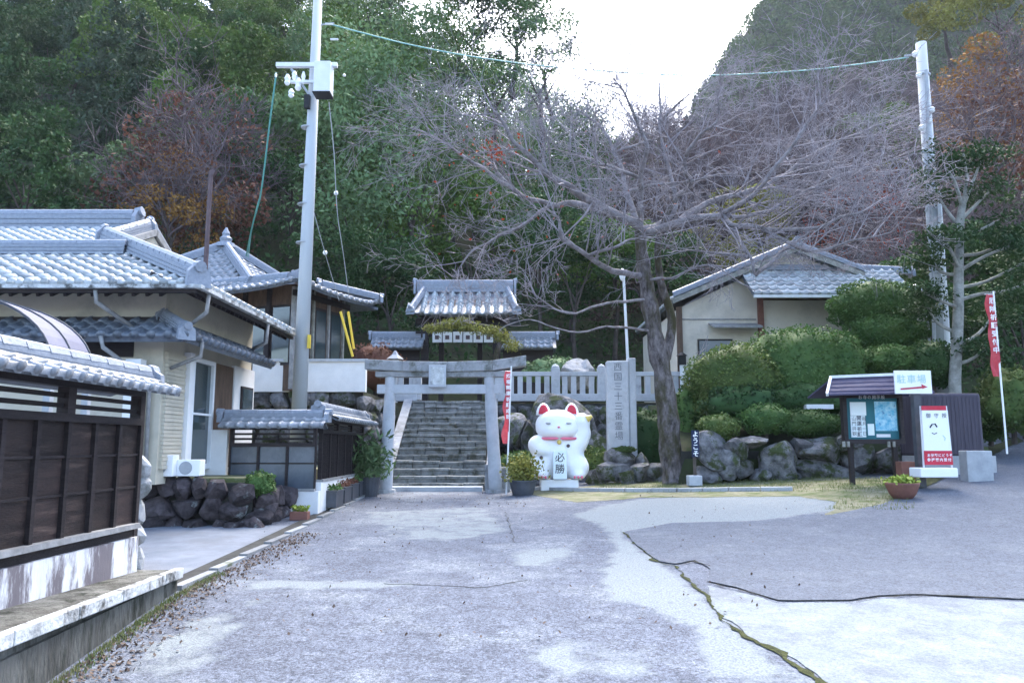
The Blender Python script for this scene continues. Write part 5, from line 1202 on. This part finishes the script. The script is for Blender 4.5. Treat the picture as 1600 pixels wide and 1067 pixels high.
# navy sign
NS = thing('name_sign', (at(1085, 740, 18.4).x, 18.4, .7), 'narrow navy sign with white vertical lettering beside the cherry trunk', 'sign')
a, b = at(1080, 672, 18.4), at(1093, 714, 18.4); MB().box((a.x, 18.39, b.z), (b.x, 18.42, a.z)).build('board', 'navy', NS); MB().box((a.x+.03, 18.42, .65), (a.x+.1, 18.46, a.z)).build('post', 'trunk', NS)
text('ようこそ', 'white', NS, ((a.x+b.x)/2, 18.387, a.z-.09), (1, 0, 0), (0, 0, 1), .15, True, 1.02, bold=.02)

# ------------------------------------------------------------------ notice board
NY = 17.0; NB = thing('notice_board', (at(1363, 750, NY).x, NY, .7), 'roofed wooden notice board with posters in front of the boulders', 'notice board')
a, b = at(1320, 622, NY), at(1406, 686, NY)
MB().box((a.x, NY+.02, b.z), (b.x, NY+.08, a.z)).build('back_board', 'teal', NB)
for nm, q in (('frame', ((a.x-.08, b.z-.1), (b.x+.08, b.z))), ('frame', ((a.x-.08, a.z), (b.x+.08, a.z+.14))), ('frame', ((a.x-.08, b.z), (a.x, a.z))), ('frame', ((b.x, b.z), (b.x+.08, a.z)))): MB().box((q[0][0], NY-.08, q[0][1]), (q[1][0], NY+.1, q[1][1])).build(nm, 'wood', NB)
for px in (1331, 1400): x = at(px, 720, NY).x; MB().box((x-.045, NY-.02, .55), (x+.045, NY+.08, b.z-.1)).build('post', 'wood', NB)
rf0, rf1 = at(1291, 618, NY-.45), at(1300, 593, NY); xr = at(1440, 600, NY).x
rf = MB(); rf.prism([(rf0.x, NY-.5, rf0.z), (xr, NY-.5, rf0.z+.04), (xr-.02, NY+.05, rf1.z+.08), (rf1.x, NY+.05, rf1.z)], (0, 0, .035)); rf.build('roof', 'copper', NB)
rb = MB(); rb.prism([(rf0.x, NY+.6, rf0.z), (rf1.x, NY+.05, rf1.z), (xr-.02, NY+.05, rf1.z+.08), (xr, NY+.6, rf0.z+.04)], (0, 0, .035)); rb.build('roof', 'copper', NB)
MB().bar((rf1.x-.02, NY+.05, rf1.z+.06), (xr, NY+.05, rf1.z+.14), .09, .06).build('ridge_cap', 'offwhite', NB)
MB().bar((rf0.x, NY-.5, rf0.z+.02), (rf1.x, NY+.05, rf1.z+.05), .05, .08).build('roof_edge', 'offwhite', NB)
for k in range(4): t = (k+.5)/4; MB().bar((rf0.x+(rf1.x-rf0.x)*t, NY-.5+.55*t, rf0.z+(rf1.z-rf0.z)*t+.04), (xr, NY-.5+.55*t, rf0.z+.04+(rf1.z+.04-rf0.z)*t+.05), .02, .02).build('roof_seam', 'copper', NB)
def sh_(nm, m, x0, y0_, x1, y1_, d=.0):
    A, B = at(x0, y0_, NY), at(x1, y1_, NY); return MB().box((A.x, NY+.008-d, B.z), (B.x, NY+.018-d, A.z)).build(nm, m, NB)
sh_('notice_sheet', 'paper', 1328, 628, 1354, 649); s2 = sh_('notice_sheet', 'paper', 1329, 649.5, 1354, 683); sh_('notice_sheet', 'paper', 1356, 662, 1367, 680); sh_('poster', 'poster', 1366, 627, 1403, 673); sh_('notice_sheet', 'plaster', 1370, 678, 1392, 683)
q = at(1334, 654, NY); text('山門拝観', 'bluepanel', s2, (q.x-.0, NY+.004, q.z), (1, 0, 0), (0, 0, 1), .1, True); q = at(1342, 653, NY); text('開運祈願', 'bluepanel', s2, (q.x, NY+.004, q.z), (1, 0, 0), (0, 0, 1), .11, True, bold=.02); q = at(1350, 654, NY); text('毎月一日', 'bluepanel', s2, (q.x, NY+.004, q.z), (1, 0, 0), (0, 0, 1), .1, True)
q = at(1344, 620.5, NY-.08); text('お寺の掲示板', 'plaster', NB, (q.x, NY-.083, q.z), (1, 0, 0), (0, 0, 1), .09, False, 1.1)
for px in (1318, 1325, 1388, 1396): q = at(px, 693, NY-.1); MB().box((q.x-.025, NY-.14, q.z-.07), (q.x+.025, NY-.09, q.z+.05)).build('peg', 'yellow' if False else 'palebark', NB)
# arrow sign
AS = thing('direction_sign', (at(1440, 760, 15.9).x, 15.95, .6), 'white sign with faded green characters and long red arrow on a dark post', 'sign')
a, b = at(1397, 579, 15.8), at(1457, 615, 15.8); c0 = (a+b)/2
bd = MB().box((a.x, 15.8, b.z), (b.x, 15.84, a.z)).build('board', 'white', AS, bevel=.006)
q = at(1408, 592, 15.8); text('駐車場', 'mint', AS, (q.x, 15.797, q.z), (1, 0, 0), (0, 0, 1), .19, False, 1.1, bold=.01)
a2, b2 = at(1407, 608, 15.8), at(1441, 605, 15.8)
MB().prism([(a2.x, 15.793, a2.z-.015), (b2.x, 15.793, b2.z-.02), (b2.x, 15.793, b2.z+.02), (a2.x, 15.793, a2.z+.02)], (0, .004, 0)).build('arrow_shaft', 'arrow', AS)
MB().prism([(b2.x, 15.792, b2.z-.03), (b2.x+.11, 15.792, b2.z+.005), (b2.x-.02, 15.792, b2.z+.065)], (0, .004, 0)).build('arrow_head', 'arrow', AS)
x = at(1435, 700, 15.95).x; MB().box((x-.07, 15.86, .45), (x+.07, 16.0, at(0, 600, 15.9).z)).build('post', 'plasticd', AS)
# portrait sign board
SY = 15.5; SB = thing('sign_board', (at(1466, 740, SY).x, SY, .7), 'leaning white sign board with red head and foot bands and a drawn face', 'sign')
def q4(nm, m, pts, d, t=.02, par=None): return MB().prism([(*at(px, py, SY-d)[:1], SY-d, at(px, py, SY-d).z) for px, py in pts], (0, t, 0)).build(nm, m, par or SB)
def lean(py): return (py-635)/96       # 0 at top, 1 at foot
def xl(py): return 1440+6*lean(py)
def xr_(py): return 1480+10*lean(py)
q4('panel', 'white', [(xl(710), 710), (xr_(710), 710), (xr_(641), 641), (xl(641), 641)], 0)
q4('head_band', 'red', [(xl(641), 641), (xr_(641)-2, 641), (xr_(634)-2, 634), (xl(634), 634)], .003)
q4('foot_band', 'red', [(xl(726), 726), (xr_(726), 726), (xr_(704), 704), (xl(704), 704)], .003, .022)
for px0, px1 in ((1440, 1446), (1480, 1490)): A = at(px0, 634, SY); B = at(px1, 735, SY); MB().bar(B+Vector((0, .05, 0)), A+Vector((0, .05, 0)), .03, .03, (0, 1, 0)).build('leg', 'offwhite', SB)
a, b = at(1438, 731, SY-.15), at(1498, 746, SY-.15); MB().box((a.x, SY-.15, b.z), (b.x, SY+.3, a.z)).build('base', 'white', SB, bevel=.02)
q = at(1450, 649, SY); text('御守授', 'crack', SB, (q.x, SY-.006, q.z), (1, 0, 0), (0, 0, 1), .1, False, 1.6)
q = at(1458, 668, SY-.01); MB().tube([at(1453, 668, SY-.004), at(1456, 663, SY-.004), at(1461, 662, SY-.004), at(1464, 667, SY-.004)], .014, 6).build('drawn_hair', 'black', SB); MB().tube([at(1456, 676, SY-.004), at(1460, 678, SY-.004), at(1464, 676, SY-.004)], .008, 6).build('drawn_mouth', 'crack', SB); MB().tube([at(1473, 680, SY-.004), at(1477, 684, SY-.004), at(1476, 688, SY-.004)], .007, 6).build('drawn_mark', 'mint', SB)
q = at(1451, 711, SY); text('お気軽にどうぞ', 'white', SB, (q.x, SY-.009, q.z), (1, 0, 0), (0, 0, 1), .065, False, 1.12, bold=.02); q = at(1451, 718, SY); text('参拝案内受付', 'white', SB, (q.x, SY-.009, q.z), (1, 0, 0), (0, 0, 1), .07, False, 1.18, bold=.02)
# dark shed and box
SD = thing('dark_shed', (10.5, 18.3, .8), 'low dark purple ribbed metal shed behind the leaning sign board', 'shed')
a, b = at(1432, 614, 17.6), at(1540, 712, 17.6)
MB().box((a.x, 17.6, b.z), (b.x, 19, a.z)).build('body', 'purple', SD, bevel=.06)
n = 16
for i in range(n): x = a.x+.08+(b.x-a.x-.16)*i/(n-1); MB().box((x-.014, 17.592, b.z+.1), (x+.018, 17.6, a.z-.08)).build('rib', 'purple', SD)
MB().box((a.x, 17.55, g(a.x, 18)-.2), (b.x+.2, 19.05, b.z)).build('foundation', 'concrete', SD)
GBx = MB().box((at(1492, 0, 16.3).x, 16.3, .6), (at(1511, 720, 16.3).x, 16.6, at(0, 704, 16.3).z)).build('utility_box', 'grey', bevel=.015); tag(GBx, 'plain blue grey utility box just right of the leaning sign board', 'box')
BP = MB().box((at(1409, 740, 16.6).x, 16.6, .55), (at(1431, 740, 16.6).x, 16.85, at(0, 721, 16.6).z)).build('brick_block', 'terra', bevel=.01); tag(BP, 'square terracotta block standing behind the bowl planter', 'block')
# bowl planter
bp_ = gp(1411, 779); BO = thing('bowl_planter', bp_, 'brown bowl planter of lime green leaves at the road edge', 'planter')
MB().lathe([(.16, 0), (.24, .1), (.3, .26), (.31, .3), (.27, .3), (.25, .26)], bp_, 20).build('bowl', 'terra', BO, smooth=True)
link(leaves('leaves', [tuple(Vector((random.gauss(0, .13), random.gauss(0, .1), abs(random.gauss(.33, .04))))+bp_) for _ in range(420)], .09, BO), 'leaves', 'lf_lime', BO)

# ------------------------------------------------------------------ banners
def banner(pb, pt, Y, cy0, cy1, wpx, label, txt, lean_=0):
    A = at(*pb, Y); B = at(*pt, Y); T = thing('banner', A, label, 'banner')
    MB().tube([A-Vector((0, 0, .1)), B], [.022, .018], 8).build('pole', 'white', T)
    f = lambda py: A.lerp(B, (pb[1]-py)/(pb[1]-pt[1])); P0, P1 = f(cy0), f(cy1); w_ = wpx*Y/F
    mb = MB(); n = 18
    vs = []; 
    for i in range(n+1):
        c = P0.lerp(P1, i/n); k = 1+.25*math.sin(i*.9)
        for j in range(5): vs.append(c+Vector((-w_*k*j/4, .05*math.sin(i*.8+j*1.1), 0)))
    mb.add(vs, [(i*5+j, i*5+j+1, (i+1)*5+j+1, (i+1)*5+j) for i in range(n) for j in range(4)]); o = mb.build('cloth', 'redcloth', T, smooth=True)
    MB().tube([P0+Vector((.02, 0, 0)), P0-Vector((w_*1.1, 0, 0))], .008, 6).build('top_rod', 'white', T)
    text(txt, 'white', T, P0+Vector((-w_*.5, -.075, -w_*.9)), (1, 0, 0), (0, 0, 1), w_*.8, True, 1.25, bold=.02)
    return T
banner((791, 768), (799, 572), 18.9, 580, 694, 9, 'slim red banner with white lettering beside the right torii pillar', '招福開運祈願成就')
banner((1573, 702), (1552, 455), 17.5, 460, 590, 13, 'red and white banner on a white pole at the far right', '厄除祈願受付中')
# ------------------------------------------------------------------ pots
def pot(px, py, r0, h, label, m='plasticd', plant='lf_hedge', n=500, ph=.4, pr=.3, leaf=.1, spiky=False):
    p = gp(px, py); T = thing('plant_pot', p, label, 'plant pot'); MB().lathe([(r0*.75, 0), (r0, h), (r0*1.06, h), (r0*1.06, h+.03), (r0*.9, h+.03), (r0*.85, h-.02)], p, 18).build('pot', m, T, smooth=False)
    P = [tuple(p+Vector((random.gauss(0, pr*.5), random.gauss(0, pr*.4), h+abs(random.gauss(ph*.5, ph*.3))))) for _ in range(n)]
    link(leaves('foliage', P, leaf, T, .2 if spiky else .4, .25 if spiky else .6), 'foliage', plant, T)
    MB().tube([p+Vector((0, 0, h*.8)), p+Vector((.03, 0, h+ph*.5))], .02, 6).build('stem', 'trunk', T); return T
pot(577, 775, .26, .42, 'dark pot with spiky pale green plant left of the torii', plant='lf_pine', n=900, ph=.8, pr=.45, leaf=.22, spiky=True)
pot(817, 773, .33, .32, 'wide black pot with yellowing bonsai pine beside the white cat', plant='lf_yellow', n=1100, ph=.55, pr=.4, leaf=.09)
for i, yy in enumerate((15.9, 16.7, 17.5, 18.3, 19.0)):
    z = g(-3.6, yy)+.05; T = thing('planter_box', (-3.62, yy, z), ['dark rectangular planter below the slatted fence, nearest one', 'dark planter with rusty leaves below the slatted fence, second', 'dark planter with rusty leaves, third from the driveway', 'dark planter below the slatted fence, fourth along', 'dark planter farthest along the slatted fence'][i], 'planter', 'planters below the slatted fence')
    b = MB(); x0_, x1_ = -3.76, -3.5; b.box((x0_, yy-.34, z), (x1_, yy+.34, z+.3)); b.box((x0_-.015, yy-.36, z+.3), (x1_+.015, yy+.36, z+.33)); b.build('box', 'plasticd', T)
    link(leaves('leaves', [(random.uniform(x0_, x1_), yy+random.uniform(-.3, .3), z+.33+abs(random.gauss(0, .05))) for _ in range(140)], .07, T), 'leaves', 'lf_red' if i in (1, 2) else 'lf_hedge', T)
tp_ = gp(470, 812); T = thing('terracotta_planter', tp_, 'small terracotta planter with bright leaves at the fence corner', 'planter')
MB().box((tp_.x-.18, tp_.y-.1, tp_.z), (tp_.x+.14, tp_.y+.1, tp_.z+.15)).build('box', 'terra', T, bevel=.01); link(leaves('leaves', [(tp_.x+random.uniform(-.16, .12), tp_.y+random.uniform(-.08, .08), tp_.z+.16+random.random()*.09) for _ in range(130)], .07, T), 'leaves', 'lf_lime', T)

# ------------------------------------------------------------------ utility poles and cables
def up_pole(pb, pt, Y, r0, r1, label):
    A = at(*pb, Y); B = at(*pt, Y); T = thing('utility_pole', (A.x, Y, A.z), label, 'utility pole'); MB().tube([A, B], [r0, r1], 18).build('pole', 'pole', T, smooth=True); return T, A, B
UP, A, B = up_pole((465, 690), (498, -30), 17.0, .17, .1, 'tall leaning concrete utility pole with transformer at left of centre')
Yp = 17.0
a, b = at(433, 104, Yp-.2), at(528, 104, Yp-.2)
MB().box((a.x, Yp-.3, a.z-.05), (b.x, Yp-.2, a.z+.05)).build('crossarm', 'offwhite', UP)
a2, b2 = at(455, 130, Yp-.2), at(515, 130, Yp-.2); MB().box((a2.x, Yp-.29, a2.z-.03), (b2.x, Yp-.21, a2.z+.03)).build('crossarm', 'offwhite', UP)
MB().bar(at(455, 108, Yp-.25), at(484, 150, Yp-.2), .04, .05).build('brace', 'grey', UP)
MB().bar(at(520, 108, Yp-.25), at(490, 150, Yp-.2), .04, .05).build('brace', 'grey', UP)
c = at(507, 127, Yp-.25); MB().box((c.x-.19, Yp-.5, c.z-.37), (c.x+.19, Yp-.15, c.z+.37)).build('equipment_box', 'offwhite', UP, bevel=.02)
MB().box((c.x-.2, Yp-.52, c.z-.4), (c.x+.2, Yp-.14, c.z-.372)).build('box_base', 'black', UP)
for px, py, rr, hh in ((449, 125, .07, .26), (460, 118, .06, .2), (455, 146, .07, .2), (466, 132, .08, .3), (474, 122, .05, .3), (431, 118, .03, .1), (538, 118, .04, .06)):
    c = at(px, py, Yp-.25); MB().lathe([(rr*.5, -hh/2), (rr, -hh*.3), (rr*.7, -hh*.1), (rr, hh*.1), (rr*.7, hh*.3), (rr*.4, hh/2)], c, 10).build('insulator', 'white', UP)
MB().box((at(482, 165, Yp).x-.04, Yp-.24, at(0, 175, Yp).z), (at(482, 165, Yp).x+.08, Yp-.12, at(0, 155, Yp).z)).build('clamp', 'black', UP)
for px, py in ((515, 38), (523, 62)): c = at(px, py, Yp); MB().tube([c-Vector((.1, 0, 0)), c+Vector((.08, 0, 0))], .025, 8).build('side_bracket', 'offwhite', UP); 
MB().bar(at(495, 40, Yp), at(522, 37, Yp), .03, .03).build('side_arm', 'grey', UP)
for i in range(4): c = at(480-8*i*.25, 200+60*i, Yp); MB().tube([c-Vector((0, .0, .01)), c+Vector((0, 0, .015))], .145+.008*i, 16).build('band', 'grey', UP)
# yellow band + guy guards
c = at(476, 535, Yp); MB().box((c.x-.02+.12, Yp-.16, c.z-.15), (c.x+.165, Yp-.1, c.z+.15)).build('yellow_plate', 'yellow', UP)
RP, A2, B2 = up_pole((1478, 640), (1439, 68), 21.5, .2, .15, 'tall pale utility pole beside the pruned tree on the right')
MB().tube([at(1462, 600, 21.2), at(1447, 110, 21.2)], [.05, .05], 8).build('cable_duct', 'grey', RP)
MB().tube([at(1484, 600, 21.3), at(1467, 300, 21.3)], [.09, .06], 8).build('cable_duct', 'offwhite', RP)
for px, py in ((1430, 85), (1436, 118), (1456, 172), (1440, 200), (1452, 190)): c = at(px, py, 21.3); MB().lathe([(.05, -.08), (.09, -.03), (.06, 0), (.09, .04), (.04, .08)], c, 10).build('insulator', 'white', RP)
MB().bar(at(1413, 88, 21.5), at(1445, 84, 21.5), .05, .05).build('arm', 'grey', RP)
for py in (120, 240, 330, 430): c = at(1439+39*(py-68)/572, py, 21.5); MB().tube([c, c+Vector((0, 0, .05))], .2, 14).build('band', 'grey', RP)
def cable(pts, r, m, label, name='cable'):
    P = catmull([at(*p) for p in pts], 8); o = MB().tube(P, r, 5).build(name, m); tag(o, label, 'cable'); return o
cable([(515, 38, 17), (640, 70, 18), (760, 92, 19), (900, 108, 19.5), (1080, 118, 20), (1260, 110, 20.5), (1420, 90, 21.5)], .018, 'cyan', 'pale green cable strung between the two utility poles')
cable([(432, 114, 17), (422, 190, 17.5), (408, 300, 18.5), (395, 350, 19.5), (385, 400, 21)], .022, 'green', 'green service cable dropping to the hall roof')
cable([(408, 300, 18.6), (395, 350, 19.6), (388, 402, 21.1)], .012, 'cyan', 'thin second cable beside the lower green service cable')
cable([(514, 160, 17), (522, 240, 17.6), (527, 330, 18.3), (537, 400, 19.2), (545, 462, 20)], .012, 'grey', 'thin guy wire with white ball right of the concrete pole')
cable([(490, 330, 17), (505, 385, 17.6), (518, 430, 18.4), (530, 470, 19)], .01, 'grey', 'short thin wire with low white ball right of the pole')
for (px, py, Y), lab in (((525, 302, 18.2), 'upper white ball insulator on the guy wire'), ((508, 395, 17.9), 'lower white ball insulator on the short wire')):
    o = MB().ball(at(px, py, Y), .055, 10, 8).build('wire_ball', 'white', smooth=True); tag(o, lab, 'insulator')
for (a, b, lab) in (((532, 487, 20.5), (551, 557, 20.5), 'yellow guy wire guard, the thicker left one'), ((544, 487, 20.7), (553, 545, 20.7), 'yellow guy wire guard, the shorter right one')):
    o = MB().tube([at(*a), at(*b)], .034, 8).build('guy_guard', 'yellow'); tag(o, lab, 'guy guard')
o = MB().tube([at(319, 452, 15.5), at(330, 268, 15.5)], .05, 8); o.bar(at(330, 268, 15.5), at(336, 272, 15.5), .1, .12); o = o.build('antenna_pole', 'rust'); tag(o, 'thin dark brown pole rising behind the left house eave', 'pole')

# ------------------------------------------------------------------ pruned tree on the right
random.seed(31); np.random.seed(31)
PT = thing('pruned_tree', (at(1493, 620, 19.8).x, 19.8, 1), 'pale barked pruned tree with dark leaf tufts beside the right utility pole', 'tree')
sg = []; tips = []
TY2 = 19.8
def limb(pts, r0, r1, tuft=True):
    P = catmull([at(a, b, TY2+c) for a, b, c in pts], 4); n = len(P)
    for i in range(n-1): sg.append((P[i], P[i+1], r0+(r1-r0)*i/(n-1), r0+(r1-r0)*(i+1)/(n-1)))
    if tuft: tips.extend([P[-1]]+[P[int(n*.75)]])
limb([(1493, 640, 0), (1492, 590, 0), (1497, 500, 0), (1498, 420, 0), (1500, 350, 0), (1504, 320, 0)], .165, .09, False)
for pts in ([(1504, 325, 0), (1520, 285, .2), (1535, 245, .3)], [(1504, 325, 0), (1492, 285, -.2), (1478, 262, -.2)], [(1500, 355, 0), (1480, 330, .2), (1462, 300, .3)], [(1500, 345, 0), (1525, 320, .2), (1545, 300, .4)], [(1499, 370, 0), (1530, 360, -.3), (1560, 345, -.4)],
            [(1497, 430, 0), (1470, 425, .2), (1450, 400, .3)], [(1497, 400, 0), (1535, 395, .2), (1575, 375, .2)], [(1497, 425, 0), (1540, 400, -.3), (1590, 380, -.5)], [(1496, 470, 0), (1530, 460, -.2), (1570, 455, -.4), (1610, 440, -.5)], [(1496, 480, 0), (1470, 470, -.3), (1440, 455, -.4)],
            [(1495, 540, 0), (1530, 520, .2), (1560, 480, .3)], [(1495, 520, 0), (1465, 505, .3), (1450, 480, .4)], [(1494, 570, 0), (1520, 560, -.2), (1545, 540, -.2)], [(1498, 420, 0), (1485, 390, -.4), (1470, 370, -.5)], [(1496, 450, 0), (1540, 440, .4), (1600, 410, .5)], [(1504, 322, 0), (1510, 280, 0), (1505, 240, 0)]):
    limb(pts, .055, .025)
link(segmesh('branches', sg, 8, PT), 'branches', 'palebark', PT, smooth=True)
P = []
for t in tips:
    for k in range(3):
        c = t+Vector((random.gauss(0, .28), random.gauss(0, .3), random.gauss(.05, .14)))
        P += [tuple(c+Vector((random.gauss(0, .24), random.gauss(0, .22), random.gauss(0, .09)))) for _ in range(120)]
link(leaves('foliage', P, .12, PT, .4, .45), 'foliage', 'lf_dark', PT)

# ------------------------------------------------------------------ kerb, grass and litter
KS = thing('stone_kerb', (at(1000, 768, 19).x, 18.6, .5), 'low mossy concrete kerb along the verge in front of the white cat', 'kerb')
pk = [gp(px, py) for px, py in ((838, 765), (900, 767), (980, 768), (1060, 768), (1140, 767), (1240, 766))]
for i in range(5):
    a, b = pk[i], pk[i+1]; n = 2
    for k in range(n): p, q = a.lerp(b, k/n), a.lerp(b, (k+.97)/n); MB().bar(p+Vector((0, 0, .02)), q+Vector((0, 0, .02)), .22, .12).build('kerb_stone', 'concrete', KS)
random.seed(8); V = []; Fq = []
def blades(n, f, h):
    for _ in range(n):
        p = f(); a = random.random()*6.28; w_ = .006; hh = h*random.uniform(.5, 1.3); d1 = Vector((math.cos(a), math.sin(a), 0)); ln = Vector((random.gauss(0, .3), random.gauss(0, .3), 1)).normalized()*hh
        k = len(V); V.extend([tuple(p-d1*w_), tuple(p+d1*w_), tuple(p+ln)]); Fq.append((k, k+1, k+2))
def verge():
    while True:
        px = random.uniform(930, 1430); py = random.uniform(747, 766) if random.random() < .7 else random.uniform(766, 798)
        if py > 770 and px < 1290+(798-py): continue
        if noise.noise(Vector((px*.02, py*.08, 0)))+random.random()*.6 > .1: return gp(px, py)+Vector((0, 0, .02))
blades(6500, verge, .05)
def lfoot():
    y = random.uniform(4.5, 9.2); x = fx(min(y, 8.2))+abs(random.gauss(0, .07)); return Vector((x, y, g(x, y)))
blades(1800, lfoot, .045)
tag(link(npmesh('grass', V, Fq), 'grass', 'grass'), 'short grass tufts along the verge and the low retaining wall', 'grass', kind='stuff')
P = []
for _ in range(2300):
    y = random.uniform(4, 12.5); x = fx(min(y, 8.3))+abs(random.gauss(0, .22))+random.random()*.08; P.append((x, y, g(x, y)+.012))
for _ in range(260):
    p = gp(random.uniform(400, 1250), random.uniform(775, 1000)); P.append((p.x, p.y, p.z+.03))
for _ in range(300):
    x = random.uniform(-3.4, .5); y = random.uniform(16, 19.6); P.append((x, y, g(x, y)+.012))
tag(link(leaves('leaf_litter', P, .034, None, 2.5, .7), 'leaf_litter', 'litter'), 'brown fallen leaves scattered along the pavement edge', 'leaf litter', kind='stuff')
